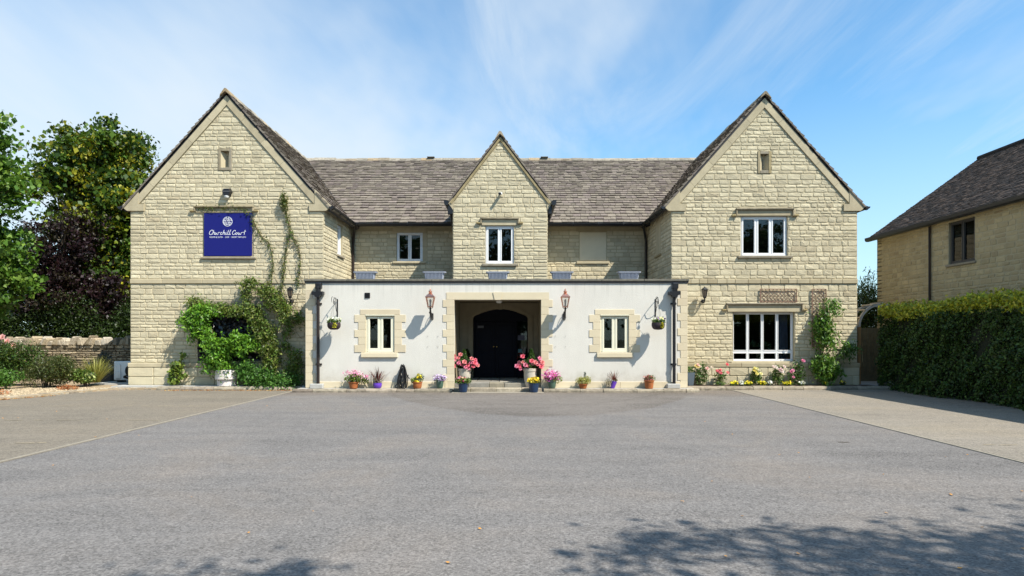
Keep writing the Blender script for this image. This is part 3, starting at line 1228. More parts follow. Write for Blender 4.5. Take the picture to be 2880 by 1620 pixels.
def ridge_tile(x, y, z, axis, ln_, tan):
    mb = MB()
    w, th = .17, .035
    prof = [(-w, -w * tan + .0), (-w + .01, -w * tan + th), (-.03, th - .005), (.03, th - .005), (w - .01, -w * tan + th), (w, -w * tan), (.0, -.05)]
    dz = rng.uniform(-.016, .02)
    prof = [(a + rng.uniform(-.006, .006), b + dz + rng.uniform(-.006, .01)) for a, b in prof]
    if axis == 'y':
        mb.prism(prof, y, y + ln_, lambda a, b, h: (x + a, h, z + b + .015), (rng.random(), rng.random() * .6 if rng.random() < .4 else 0, 0))
    else:
        mb.prism(prof, y, y + ln_, lambda a, b, h: (h, x + a, z + b + .015), (rng.random(), rng.random() * .6 if rng.random() < .4 else 0, 0))
    mb.build('ridge_tile', RIDGE, hotel)


# openings: a0,a1,z0,z1, stone margins side, below, above
LH = [(-9.60, -8.06, 4.10, 5.46, .0, .0, .30), (-9.10, -8.78, 6.84, 7.42, .05, .05, .05), (-9.79, -7.82, .86, 2.56, .0, .0, .2)]
RH = [(7.13, 8.59, 4.13, 5.37, .0, .0, .30), (7.70, 8.02, 6.75, 7.33, .05, .05, .05), (6.88, 8.81, .84, 2.38, .0, .0, .24)]
lw, zshL = wing(WL, -1, LH, 'west_gable_wall')
rw, zshR = wing(WR, 1, RH, 'east_gable_wall')
PW = front(D1)
# blocked opening behind the sign, niche surrounds
trim('blocking_panel', PW, -9.60, -8.06, -.2, -.015, 4.10, 5.46, MORTAR)
for (a0, a1, z0, z1, *_r) in (LH[1], RH[1]):
    for q in ((a0 - .05, a0 + .03, z0 - .05, z1 + .05), (a1 - .03, a1 + .05, z0 - .05, z1 + .05), (a0 + .032, a1 - .032, z1 - .03, z1 + .05), (a0 + .032, a1 - .032, z0 - .05, z0 + .04)):
        trim('niche_surround', PW, q[0], q[1], -.05, .03, q[2], q[3], WEATHERED)
    trim('niche_back', PW, a0 + .02, a1 - .02, -.2, -.13, z0, z1, DRESSED)
    # splayed reveal
    mb = MB()
    mb.add([PW(a0 + .03, -.0, z0 + .04), PW(a0 + .14, -.13, z0 + .08), PW(a0 + .14, -.13, z1 - .06), PW(a0 + .03, 0, z1 - .03),
            PW(a1 - .03, 0, z0 + .04), PW(a1 - .10, -.13, z0 + .08), PW(a1 - .10, -.13, z1 - .06), PW(a1 - .03, 0, z1 - .03)],
           [(0, 1, 2, 3), (4, 7, 6, 5), (0, 4, 5, 1)])
    mb.build('niche_splay', DRESSED, hotel)
    trim('niche_slot', PW, a0 + .155, a0 + .175, -.135, -.125, z0 + .12, z1 - .14, BROWNP, .001)
hood(PW, -9.89, -8.03, 5.47, 5.68, 5.50)
trim('sill', PW, -9.68, -7.96, -.05, .075, 4.03, 4.10, WEATHERED, .015)
trim('sill', PW, -9.85, -7.76, -.1, .03, .80, .86, DRESSED, .01)
trim('lintel', PW, -10.0, -7.6, 0, .05, 2.56, 2.74, WEATHERED, .015)
hood(PW, 6.96, 8.77, 5.375, 5.61, 5.36)
window(PW, 7.13, 8.59, 4.13, 5.37, 3, UPVC, .06, True, sill=(7.02, 8.72, 4.055, 4.13, .075, WEATHERED))
hood(PW, 6.66, 9.05, 2.385, 2.66, 2.42)
window(PW, 6.88, 8.81, .84, 2.38, 4, UPVC, .12, False, transom=1.14, fw=.045)
trim('sill', PW, 6.82, 8.87, -.11, .045, .785, .838, DRESSED, .012)

# --- inner side walls
for (W, sx, Pf, hole_y, nm) in ((WL, 1, east, (21.55, 22.25), 'w'), (WR, -1, west, (21.35, 22.05), 'e')):
    X = W['xc'] + sx * W['hw']
    P = Pf(X)
    H = [(hole_y[0], hole_y[1], 4.38, 5.43)]
    mb = MB()
    backing(mb, P, D1 + .285, D2 + .2, 0, 5.75, H if nm == 'w' else [])
    sw = mb.build('side_wall', MORTAR, hotel)
    Q.add(sw, P, stone_polys(D1 + .012, D2, 3.2, 5.74, [(hole_y[0], hole_y[1], 4.38, 5.6)], [], quoin=(.3, .46)))
    if nm == 'w':
        window(P, hole_y[0], hole_y[1], 4.38, 5.43, 1, UPVC, .07, True, sill=(hole_y[0] - .08, hole_y[1] + .08, 4.31, 4.38, .06, WEATHERED))
        trim('lintel', P, hole_y[0] - .1, hole_y[1] + .1, 0, .015, 5.43, 5.6)
    else:
        trim('blind_panel', P, hole_y[0], hole_y[1], -.02, .012, 4.38, 5.6, DRESSED, .004, tint=(.6, 0, 0))
        trim('sill', P, hole_y[0] - .08, hole_y[1] + .08, -.02, .06, 4.31, 4.38, WEATHERED)

# --- main range
PANEL = M('smooth_cream_panel', (.66, .58, .41), .85, var=.08, vscale=2.5, spec=.15)
XL, XR = WL['xc'] + WL['hw'], WR['xc'] - WR['hw']
PM = front(D2)
CX, CHW = -.385, 1.545
mb = MB()
MH = [(-4.22, -3.27, 4.37, 5.43)]
backing(mb, PM, XL + .003, CX - CHW, 3.0, 5.75, MH)
mw = mb.build('main_wall', MORTAR, hotel)
mb = MB()
backing(mb, PM, CX + CHW, XR - .003, 3.0, 5.75, [])
mw2 = mb.build('main_wall', MORTAR, hotel)
Q.add(mw, PM, stone_polys(XL, CX - CHW, 3.25, 5.5, [(-4.22, -3.27, 4.30, 5.7), (-4.56, -4.2, 4.95, 5.2), (-3.3, -3.1, 4.37, 5.6)], [], quoin=None))
Q.add(mw2, PM, stone_polys(CX + CHW, XR, 3.25, 5.5, [(2.46, 3.46, 4.30, 5.5)], []))
trim('lintel', PM, -4.36, -3.14, 0, .018, 5.43, 5.6)
trim('jamb_stone', PM, -4.56, -4.225, 0, .02, 4.95, 5.2)
trim('jamb_stone', PM, -3.265, -3.1, 0, .02, 4.9, 5.425)
trim('wall_plate', PM, XL + .01, CX - CHW, 0, .014, 5.61, 5.72, DRESSED)
trim('wall_plate', PM, CX + CHW, XR - .01, 0, .014, 5.61, 5.72, DRESSED)
window(PM, -4.22, -3.27, 4.37, 5.43, 2, UPVC, .03, True, sill=(-4.36, -3.14, 4.29, 4.37, .06, DRESSED))
trim('blind_panel', PM, 2.48, 3.45, -.01, .012, 4.40, 5.44, PANEL, .01, tint=(.75, 0, 0))
trim('sill', PM, 2.36, 3.56, 0, .06, 4.28, 4.37, DRESSED)
trim('lintel', PM, 2.34, 3.6, 0, .012, 5.45, 5.6, DRESSED, tint=(.2, .4, 0))

# main roof
k = math.hypot(1, TANM)
S = (YR - YE) * k
XA, XB = WL['xc'], WR['xc']
up, nn = Vector((0, 1 / k, TANM / k)), Vector((0, -TANM / k, 1 / k))
O = Vector((0, YE, ZE + .03))


def PMR(a, h, t):
    return tuple(O + Vector((a, 0, 0)) + up * t + nn * h)


# valleys: x on the wing slope where the heights agree
def xv(W, s, t):
    z = O.z + t * TANM / k
    return W['xc'] + s * (W['zr'] - z) / TANW


vl0, vl1, vr0, vr1 = xv(WL, 1, 0), xv(WL, 1, S), xv(WR, -1, 0), xv(WR, -1, S)
mb = MB()
mb.prism([(vl0 - .3, .02), (vr0 + .3, .02), (vr1 + .3, S), (vl1 - .3, S)], -.14, -.025, lambda a, b, h: PMR(a, h, b))
mdeck = mb.build('roof', LEAD, hotel)
mb = MB()
mb.add([(vl1 - .5, YR, ZR - .02), (vr1 + .5, YR, ZR - .02), (vr1 + .5, YB, ZR - 3.9), (vl1 - .5, YB, ZR - 3.9)], [(0, 1, 2, 3)])
mb.box(XL, XR, YB - .2, YB, 0, ZR - 3.7)
mb.build('rear_roof', SLATE, hotel)
dl = (vl1 - vl0) / S
dr = (vr1 - vr0) / S
ex = .06
SL.add(mdeck, PMR, slate_polys(vl1 - .2, vr1 + .2, S, .245, .14, [(-1, dl, -(vl0 - ex)), (1, -dr, vr0 + ex)]))
for (xa, xb) in ((vl0, vl1), (vr0, vr1)):
    mb = MB()
    mb.tube([PMR(xa, .02, -.05), PMR(xb, .02, S)], .03, 6)
    mb.build('valley_flashing', LEAD, hotel)
x = vl1 - .1
while x < vr1 + .1:
    ridge_tile(YR, x, ZR, 'x', .46, TANM)
    x += .464
for u in (1212, 1531):
    q = px(u, 448, YR - .1)
    mb = MB()
    mb.cbox(q.x - .16, q.x + .16, YR - .2, YR + .2, ZR + .04, ZR + .075, .01)
    mb.cbox(q.x - .13, q.x + .13, YR - .14, YR + .14, ZR - .1, ZR + .04, .01)
    mb.build('ridge_vent', COPING, hotel)

# --- centre gable
PC = front(DC)
zrC = 8.24
x0, x1 = CX - CHW, CX + CHW
ztopC = zrC - .12
zshC = ztopC - TANC * CHW
mb = MB()
CH = [(-.87, .065, 4.0, 5.24)]
backing(mb, PC, x0, x1, 2.72, zshC, CH)
mb.prism([(x0, zshC), (x1, zshC), (CX, ztopC)], -.28, 0, lambda a, b, h: PC(a, h, b))
for s, Pf in ((-1, west), (1, east)):
    backing(mb, Pf(CX + s * CHW), DC + .285, D2 + 2.2, 2.8, zshC + .05, [])
cw = mb.build('centre_gable_wall', MORTAR, hotel)
kc = math.hypot(1, TANC)
bandC = .07
it = ztopC - bandC * kc
Q.add(cw, PC, stone_polys(x0, x1, 3.24, ztopC, [(-.87, .065, 3.92, 5.56)] and [(-.87, .065, 4.0, 5.24), (-1.02, .22, 5.24, 5.50), (-.98, .17, 3.92, 4.0)],
                          [(TANC, 1, it + TANC * CX), (-TANC, 1, it - TANC * CX)], quoin=(.3, .46)))
for s, Pf in ((-1, west), (1, east)):
    Q.add(cw, Pf(CX + s * CHW), stone_polys(DC + .01, D2 + 1, 3.24, zshC, [], [], quoin=(.3, .46)))
hood(PC, -1.04, .23, 5.25, 5.50, 5.30)
window(PC, -.87, .065, 4.0, 5.24, 2, UPVC, .05, True, sill=(-.98, .17, 3.92, 4.0, .07, WEATHERED))
for s in (-1, 1):
    ov = .15
    xe, ze = CX + s * (CHW + ov), zrC - TANC * (CHW + ov)
    S_ = (CHW + ov) * kc
    upc = Vector((-s / kc, 0, TANC / kc))
    nnc = Vector((s * TANC / kc, 0, 1 / kc))
    Oc = Vector((xe, DC - .075, ze))

    def PCR(a, h, t, O=Oc, up=upc, nn=nnc):
        return tuple(O + Vector((0, a, 0)) + up * t + nn * h)
    mb = MB()
    mb.prism([(.08, .02), (6.3, .02), (6.3, S_), (.08, S_)], -.08, -.025, lambda a, b, h: PCR(a, h, b))
    dk = mb.build('roof', LEAD, hotel)
    SL.add(dk, PCR, slate_polys(0, 6.3, S_, .26, .17, []))
    # verge stone strip below the slates
    ang, nrm = Vector((s, -TANC)).normalized(), Vector((-s * TANC, -1)).normalized()
    mb = MB()
    pts = []
    for t, w_ in ((.0, 0), (CHW * kc + .16, 0), (CHW * kc + .16, bandC), (.0, bandC)):
        q = Vector((CX, ztopC + .02)) + ang * t + nrm * w_
        if s * (q.x - CX) < .002:
            q = Vector((CX + s * .002, ztopC + .02 - (bandC * kc if w_ else 0)))
        pts.append((q.x, q.y))
    mb.prism(pts, -.02, .05, lambda a, b, h: PC(a, h, b), (.3, .5, 0))
    mb.build('raking_stone', WEATHERED, hotel)
    # corbel and side gutter
    xe2 = CX + s * CHW
    mb = MB()
    mb.prism([(xe2 - s * .0, zshC - .34), (xe2 + s * .16, zshC - .10), (xe2 + s * .17, zshC + .0), (xe2 - s * .05, zshC + .05)], -.25, .03, lambda a, b, h: PC(a, h, b), (.5, .2, 0))
    mb.build('kneeler', DRESSED, hotel)
    mb = MB()
    gz = zshC - .06
    mb.prism([(0, 0), (.16 * s, .03), (.15 * s, -.09), (.10 * s, -.14), (.02 * s, -.14)], DC - .12, DC + 2.6, lambda a, b, h: (xe2 + s * .13 + a, h, gz + b))
    mb.cbox(xe2 + s * .02, xe2 + s * .15, DC - .02, DC + .12, gz - .42, gz - .12, .02)
    mb.tube([(xe2 + s * .09, DC + .1, gz - .3), (xe2 + s * .05, DC + .3, gz - .6), (xe2 + s * .05, DC + .5, gz - .75)], .045)
    mb.build('gutter', BLACK, hotel)
y = DC - .11
while y < DC + 5.4:
    ridge_tile(CX, y, zrC, 'y', .4, TANC)
    y += .404

# --- gutters and pipes on the upper storey
def gutter(name, a, b, r=.062):
    a, b = Vector(a), Vector(b)
    d = (b - a).normalized()
    s = d.cross(Vector((0, 0, 1)))
    mb = MB()
    n = 8
    for q in (a, b):
        for i in range(n + 1):
            t = math.pi * i / n
            p = q + s * r * math.cos(t) - Vector((0, 0, r * math.sin(t)))
            mb.v.append(tuple(p))
            mb.c.append((.5, 0, 0))
    mb.f += [(i, i + 1, n + 2 + i, n + 1 + i) for i in range(n)]
    mb.f += [tuple(range(n + 1)), tuple(range(n + 1, 2 * n + 2)), (0, n, 2 * n + 1, n + 1)]
    # union brackets
    L_ = (b - a).length
    for i in range(int(L_ / .9) + 1):
        p = a + d * min(L_ - .05, .1 + i * .9)
        mb.tube([p - d * .02 - Vector((0, 0, .03)), p + d * .02 - Vector((0, 0, .03))], r * .93, 8)
    return mb.build(name, BLACK, hotel)


gutter('gutter', (XL + .25, YE - .05, ZE - .01), (CX - CHW - .02, YE - .05, ZE - .01), .075)
gutter('gutter', (CX + CHW + .02, YE - .05, ZE - .01), (XR - .25, YE - .05, ZE - .01), .075)
gutter('gutter', (XL + .27, D1 - .12, ZE - .015), (XL + .27, YE - .05, ZE - .015), .075)
gutter('gutter', (XR - .27, D1 - .12, ZE - .015), (XR - .27, YE - .05, ZE - .015), .075)
gutter('gutter', (WL['xc'] - WL['hw'] - .27, D1 - .12, ZE - .015), (WL['xc'] - WL['hw'] - .27, D1 + 9, ZE - .015), .075)
gutter('gutter', (WR['xc'] + WR['hw'] + .27, D1 - .12, ZE - .015), (WR['xc'] + WR['hw'] + .27, D1 + 9, ZE - .015), .075)
for s, X in ((1, XL), (-1, XR)):
    mb = MB()
    mb.box(X, X + s * .28, YE - .02, D2, ZE - .03, ZE + .0)       # soffit corner
    mb.tube([(X + s * .26, YE - .02, ZE - .06), (X + s * .22, YE + .1, ZE - .16), (X + s * .1, D2 - .12, ZE - .42), (X + s * .08, D2 - .1, ZE - .6), (X + s * .08, D2 - .1, 3.2)], .045, 8)
    mb.build('downpipe', BROWNP if s > 0 else BLACK, hotel)
for (a0, a1) in ((XL, CX - CHW), (CX + CHW, XR)):
    mb = MB()
    mb.box(a0 + .01, a1, 0, D2 - YE, ZE - .01, ZE + .02, fr=PM)
    mb.build('soffit', LEAD, hotel)

# --- entrance range (white render)
PE = front(D0)
EX0, EX1 = -6.07, 5.16
DX0, DX1, DZ = -1.707, .864, 2.70
WEL, WER = (-4.32, -3.45, 1.15, 2.25), (2.59, 3.45, 1.15, 2.25)
EH = [(DX0, DX1, 0, DZ), WEL, WER]
mb = MB()
backing(mb, PE, EX0, EX1, 0, 3.22, EH, .3)
mb.box(EX0, EX0 + .25, D0 + .301, D1 - .001, 0, 3.22)
mb.box(EX1 - .25, EX1, D0 + .301, D1 - .001, 0, 3.22)
ew = mb.build('rendered_wall', RENDER, hotel)
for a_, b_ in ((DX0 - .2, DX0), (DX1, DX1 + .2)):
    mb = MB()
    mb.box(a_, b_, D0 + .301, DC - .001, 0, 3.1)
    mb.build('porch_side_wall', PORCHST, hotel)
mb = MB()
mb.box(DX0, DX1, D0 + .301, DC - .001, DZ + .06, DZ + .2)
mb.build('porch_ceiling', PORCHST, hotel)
mb = MB()
mb.box(EX0 + .02, EX1 - .02, D0 + .1, D1 - .01, 3.14, 3.235)
mb.box(XL + .01, XR - .01, D1 - .01, D2 - .01, 3.14, 3.235)
mb.build('flat_roof', LEAD, hotel)
x = EX0 - .05
while x < EX1 + .04:
    ln_ = min(1.25, EX1 + .05 - x)
    trim('coping_stone', PE, x + .002, x + ln_ - .002, -.34, .06, 3.236, 3.306, COPING, .012)
    x += ln_
trim('felt_edge', PE, EX0 - .03, EX1 + .03, 0.001, .035, 3.19, 3.234, LEAD, .004)


def quoins(edge, s, z0, z1, hh, long, short, start_long, out=.014):
    z, i = z1, 0
    while z > z0 + .03:
        zb = max(z - hh, z0)
        w_ = long if (i % 2 == 0) == start_long else short
        a0, a1 = (edge, edge + s * w_) if s > 0 else (edge + s * w_, edge)
        trim('quoin', PE, a0, a1, -.05, out, zb + .0025, z - .0025, QUOIN, .004)
        z = zb
        i += 1


quoins(EX0 - .008, 1, .1, 3.18, .2195, .297, .21, True)
quoins(EX1 + .008, -1, .1, 3.18, .2195, .297, .21, True)
quoins(DX0 + .008, -1, .1, DZ, .2195, .34, .225, True)
quoins(DX1 - .008, 1, .1, DZ, .2195, .34, .225, True)
for (a0, a1, z0, z1), sill in ((WEL, (-4.44, -3.36)), (WER, (2.49, 3.56))):
    for e, s in ((a0 + .01, -1), (a1 - .01, 1)):
        quoins(e, s, z0, z1 + .008, .2215, .33, .215, True, .016)
    trim('lintel', PE, a0 - .15, a1 + .15, -.06, .016, z1 + .012, z1 + .165, QUOIN, .004)
    window(PE, a0 + .01, a1 - .01, z0 + .005, z1 + .008, 2, CREAMF, .035, True, sill=(sill[0], sill[1], 1.0, 1.142, .07, QUOIN), fw=.055, sash=.06)
    trim('drip_cap', PE, a0 + .01, a1 - .01, -.03, .03, z1 - .02, z1 + .008, CREAMF, .004)
# entrance lintel in two lengths and a keystone
xm = (DX0 + DX1) / 2
for (a, b, c, d, o_) in ((DX0 - .225, DX0 - .225, xm - .09, xm - .14, .014), (xm + .14, xm + .09, DX1 + .225, DX1 + .225, .014)):
    mb = MB()
    mb.prism([(a, 2.915), (b, 2.703), (c, 2.703), (d, 2.915)], -.06, o_, lambda p, q, h: PE(p, h, q), (.5, 0, 0))
    mb.build('lintel', QUOIN, hotel)
mb = MB()
mb.prism([(xm - .138, 2.918), (xm - .088, 2.695), (xm + .088, 2.695), (xm + .138, 2.918)], -.06, .035, lambda p, q, h: PE(p, h, q), (.6, 0, 0))
mb.build('keystone', QUOIN, hotel)
# base course
for a0, a1 in ((EX0 + .2, DX0 - .2), (DX1 + .2, EX1 - .2)):
    a = a0
    while a < a1 - .01:
        w_ = min(rng.uniform(.8, 1.2), a1 - a)
        trim('base_stone', PE, a + .002, a + w_ - .002, -.02, .022, .1, .285, QUOIN, .008)
        a += w_
# fixing bolts on the render
for u in (1203.5, 1232, 1562, 1590.5):
    for v in (945, 974.5):
        q = px(u, v, D0)
        mb = MB()
        mb.tube([(q.x, D0 + .01, q.z), (q.x, D0 - .03, q.z)], .006, 6)
        mb.build('fixing_bolt', BROWNP, hotel)
# vent grille
q = px(1033.4, 831, D0)
mb = MB()
mb.cbox(q.x - .08, q.x + .08, 0, .02, q.z - .08, q.z + .08, .008, fr=PE)
for i in range(5):
    z = q.z - .06 + i * .028
    mb.cbox(q.x - .06, q.x + .06, .02, .034, z, z + .012, .004, fr=PE)
mb.build('vent_grille', BLACK, hotel)
# hopper heads and downpipes
for X in (-5.68, 4.75):
    mb = MB()
    mb.prism([(-.05, 0), (.05, 0), (.09, .06), (.165, .07), (.165, .165), (-.165, .165), (-.165, .07), (-.09, .06)], -.21, -.02, lambda a, b, h: (X + a, D0 + h, 2.765 + b))
    hop = mb.build('hopper', BLACK, hotel)
    mb = MB()
    mb.tube([(X + .02, D0 + .05, 3.12), (X + .02, D0 - .11, 3.12), (X + .02, D0 - .13, 3.06), (X + .01, D0 - .12, 2.9)], .075, 10)
    mb.cbox(X - .07, X + .11, D0 - .2, D0 - .02, 3.0, 3.19, .03)
    mb.build('outlet_shoe', BLACK, hop)
    mb = MB()
    mb.tube([(X, D0 - .1, 2.78), (X, D0 - .1, .235)], .046, 12)
    for z in (2.58, .80):
        mb.tube([(X, D0 - .1, z - .03), (X, D0 - .1, z + .03)], .06, 12)
        mb.cbox(X - .09, X + .09, D0 - .03, D0 - .005, z - .025, z + .025, .006)
        mb.box(X - .02, X + .02, D0 - .08, D0, z - .015, z + .015)
    mb.build('downpipe', BROWNP if X < 0 else BLACK, hotel, smooth=True)
    trim('drain_block', PE, X - .22, X + .16, .03, .2, .1, .235, CONCRETE, .015)

# --- porch: floor, rear wall with four-centred arch, doors
flo = setp(bpy.data.objects.new('porch_floor', None), kind='structure')
flo.location = (xm, 19, 0)
COL.objects.link(flo)
y = D0 + .05
rows = ((18.62, 18.95, .115), (18.955, 19.4, .25), (19.4, 19.9, .25), (19.9, 20.45, .25), (20.45, 21.35, .25))
for (ya, yb, zt) in rows:
    x = DX0 - (0 if ya > 18.9 else 0)
    while x < DX1 - .02:
        w_ = rng.uniform(.4, .75)
        if DX1 - x - w_ < .25:
            w_ = DX1 - x
        mb = MB()
        mb.cbox(x + .005, x + w_ - .005, ya + .004, yb - .004, -.02, zt + rng.uniform(-.006, .004), .014, (rng.random(), max(0, rng.gauss(.2, .3)), 0), jit=.003)
        mb.build('flagstone', FLAG if ya > 18.9 else KERBM, flo)
        x += w_
mb = MB()
mb.box(DX0 + .01, DX1 - .01, 18.64, 21.4, -.02, .1)
mb.build('bedding', MORTAR, flo)
setp(trim('threshold_apron', lambda a, h, z: (a, h, z), DX0 - .02, DX1 + .05, 18.3, 18.615, -.02, .014, EDGING, .004), kind='part')
AX0, AX1 = -1.28, .52
ax = (AX0 + AX1) / 2
arch = [(AX0, .25), (AX0, 2.18)]
for i in range(1, 7):
    t = i / 6
    arch.append((AX0 + .16 * (1 - math.cos(t * 1.35)) / (1 - math.cos(1.35)) * 1.0, 2.18 + .16 * math.sin(t * 1.35)))
for i in range(1, 7):
    t = i / 6
    arch.append((arch[7][0] + (ax - arch[7][0]) * t, arch[7][1] + (2.52 - arch[7][1]) * math.sin(t * math.pi / 2) ** .9))
left = arch
right = [(2 * ax - a, z) for a, z in reversed(arch[:-1])]
poly = [(DX0, .2), (AX0, .2)] + left + right + [(AX1, .2), (DX1, .2), (DX1, 2.77), (DX0, 2.77)]
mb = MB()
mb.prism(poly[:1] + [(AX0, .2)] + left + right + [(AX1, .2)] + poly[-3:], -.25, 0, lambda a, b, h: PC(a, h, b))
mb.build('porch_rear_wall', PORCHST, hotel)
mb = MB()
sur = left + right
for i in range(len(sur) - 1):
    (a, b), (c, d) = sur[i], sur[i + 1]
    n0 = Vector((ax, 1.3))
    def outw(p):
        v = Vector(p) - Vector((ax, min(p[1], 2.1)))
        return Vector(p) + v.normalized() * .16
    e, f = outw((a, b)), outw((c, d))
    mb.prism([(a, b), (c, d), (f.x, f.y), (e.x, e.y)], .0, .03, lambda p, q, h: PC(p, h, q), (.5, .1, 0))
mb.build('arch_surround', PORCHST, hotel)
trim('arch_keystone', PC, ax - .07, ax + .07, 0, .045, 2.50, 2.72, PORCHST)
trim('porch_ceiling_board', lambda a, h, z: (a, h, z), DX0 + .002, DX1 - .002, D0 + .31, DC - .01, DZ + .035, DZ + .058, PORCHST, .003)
# doors
PD = front(DC + .35)
mb = MB()
mb.cbox(AX0 - .1, AX0 + .06, -.05, .04, .25, 2.6, .008, fr=PD)
mb.cbox(AX1 - .02, AX1 + .1, -.05, .04, .25, 2.6, .008, fr=PD)
mb.cbox(AX0 + .06, AX1 - .02, -.05, .04, 2.13, 2.6, .008, fr=PD)
mb.cbox(.12, .17, -.05, .04, .25, 2.13, .008, fr=PD)
mb.build('door_frame', NAVY, hotel)
for a0, a1 in ((AX0 + .065, -.56), (-.555, .115)):
    mb = MB()
    mb.cbox(a0, a1, -.04, .015, .27, 2.125, .006, fr=PD)
    for z0, z1 in ((.4, 1.05), (1.15, 2.0)):
        mb.cbox(a0 + .1, a1 - .1, .015, .03, z0, z1, .012, fr=PD)
    d_ = mb.build('door', NAVY, hotel)
    mb = MB()
    kx = a1 - .05 if a0 < -1 else a0 + .05
    mb.lathe([(.006, 0), (.012, .012), (.026, .03), (.028, .045), (.018, .058), (.004, .062)], n=12)
    mb.v = [PD(kx + p[0], .015 + p[2], 1.28 + p[1]) for p in mb.v]
    mb.build('door_knob', M('brass', (.85, .62, .25), .2, 1.0), d_, smooth=True)
mb = MB()
mb.cbox(.17, AX1 - .02, -.03, .0, .27, .85, .006, fr=PD)
sl_ = mb.build('sidelight', NAVY, hotel)
mb = MB()
mb.box(.172, AX1 - .022, -.02, -.012, .855, 2.125, fr=PD)
mb.build('pane', GLASS, sl_)
for a0, a1, z0, z1, c_ in ((.2, .34, 1.08, 1.2, (.10, .22, .24)), (.19, .42, 1.5, 1.66, (.10, .10, .14)), (AX0 + .14, AX0 + .34, 1.9, 1.98, (.12, .12, .13))):
    trim('notice', PD, a0, a1, .032 if a0 < 0 else -.008, .036 if a0 < 0 else -.005, z0, z1, M('notice_paper', c_, .6, var=.2, vscale=30), .0005)
mb = MB()
mb.lathe([(.02, -.0), (.09, -.004), (.10, -.03), (.085, -.07), (.05, -.085), (.005, -.09)], (xm + .02, 19.9, DZ + .034), 20)
mb.build('ceiling_light', LAMPG, hotel, smooth=True)
# floors and partitions that keep the rooms dark
mb = MB()
mb.box(WL['xc'] - 2.7, WL['xc'] + 2.7, D1 + .3, YB - .3, 3.0, 3.2)
mb.box(WR['xc'] - 2.6, WR['xc'] + 2.6, D1 + .3, YB - .3, 3.0, 3.2)
mb.box(XL, XR, D2 + .3, YB - .3, 3.0, 3.2)
for W in (WL, WR):
    mb.box(W['xc'] - 2.7, W['xc'] + 2.7, 24.6, 24.8, .0, 5.6)
mb.box(XL + .1, XR - .1, 26.2, 26.3, 3.2, 6.3)
mb.box(EX0 + .3, DX0 - .25, D1 + .6, D1 + .7, 0, 3.1)
mb.box(DX1 + .25, EX1 - .3, D1 + .6, D1 + .7, 0, 3.1)
mb.box(AX0 - .5, AX1 + .5, DC + 1.0, DC + 1.1, 0, 3.1)
mb.box(EX0 + .3, EX1 - .3, D0 + .32, D2, 0.01, .08)
mb.build('room_partition', DARKROOM, hotel)

Q.lay(hotel, 'stone', 'stonework', STONE, 300, scorer=lambda t: t[0] if t[1] in (lw, rw, cw, mw, mw2) else 0)
SL.lay(hotel, 'slate', 'slating', SLATE, 300, adder=add_slate, scorer=lambda t: t[0] if t[1] is mdeck else t[0] * .2)

# ------------------------------------------------------------------ boundary, neighbours
# dry stone wall on the left
YW = 23.9
dw = thing('dry_stone_wall', 'low weathered dry stone wall with upright cope stones at left', 'wall', (-17, YW, 0))
mb = MB()
mb.box(-26, -11.92, YW + .03, YW + .4, 0, 1.28)
core = mb.build('wall_core', M('wall_core_shade', (.10, .08, .055), .95), dw)
Pd = front(YW)
mb = MB()
for p in stone_polys(-22, -11.95, .02, 1.30, [], [], h=(.045, .10), ln=(.14, .42)):
    add_stone(mb, Pd, p, proud=.03 * rng.uniform(.2, 1.5), gap=.004, base=-.05)
mb.build('rubble', DRYSTONE, dw, kind='stuff')
x = -22.0
while x < -12.0:
    w_ = rng.uniform(.07, .19)
    hh = rng.uniform(.17, .37)
    mb = MB()
    ln = rng.uniform(-.04, .14)
    pts = [(x - .01, 1.29), (x + w_ + .02, 1.29), (x + w_ + ln, 1.29 + hh * rng.uniform(.7, .95)), (x + w_ * .5 + ln, 1.29 + hh), (x + ln, 1.29 + hh * rng.uniform(.6, .9))]
    d_ = rng.uniform(-.10, .05)
    n = len(pts)
    cx_, cz_ = sum(p[0] for p in pts) / n, sum(p[1] for p in pts) / n
    v_ = [(a, YW + d_ + rng.uniform(-.03, .03), z) for a, z in pts] + [(cx_ + (a - cx_) * .8, YW + d_ - .05, cz_ + (z - cz_) * .8) for a, z in pts] + [(a, YW + .38, z) for a, z in pts]
    f_ = [tuple(range(n, 2 * n))] + [(i, (i + 1) % n, n + (i + 1) % n, n + i) for i in range(n)] + [(i, (i + 1) % n, 2 * n + (i + 1) % n, 2 * n + i) for i in range(n)]
    mb.add(v_, f_, (rng.random(), max(0, rng.gauss(.2, .4)), 0))
    mb.build('cope_stone', DRYSTONE, dw)
    x += w_ + .02

# neighbouring house on the right
NX, NY0, NY1, NZ = 13.2, 8.0, 23.2, 5.28
nh = thing('neighbour_house', 'shaded stone house with dark tiled roof behind the clipped hedge', 'house', (NX + 3.5, 16, 0))
PN = west(NX)
NW = (18.3, 19.4, 3.78, 5.05)
mb = MB()
backing(mb, PN, NY0, NY1, 0, NZ, [NW])
mb.box(NX, NX + 7.6, NY1 - .28, NY1, 0, NZ)
mb.box(NX, NX + 7.6, NY0, NY0 + .28, 0, NZ)
mb.box(NX + 7.3, NX + 7.6, NY0, NY1, 0, NZ)
XRG, ZRG = NX + 3.8, 8.1
mb.prism([(NX, NZ), (NX + 7.6, NZ), (XRG, ZRG - .15)], NY1 - .28, NY1 - .001, lambda a, b, h: (a, h, b))
mb.box(NX + .3, NX + 7.2, NY0 + .3, NY1 - .3, 2.6, 2.7)
mb.box(NX + 2.5, NX + 2.6, NY0 + .3, NY1 - .3, 2.7, 5.2)
nw = mb.build('wall', MORTAR, nh)
NQ = Quarry()
NSTONE = M('neighbour_stone', (.44, .36, .215), .9, var=.14, vscale=2.5, bump=.012, bscale=40, tint=.12, col2=(.36, .28, .17), spec=.12)
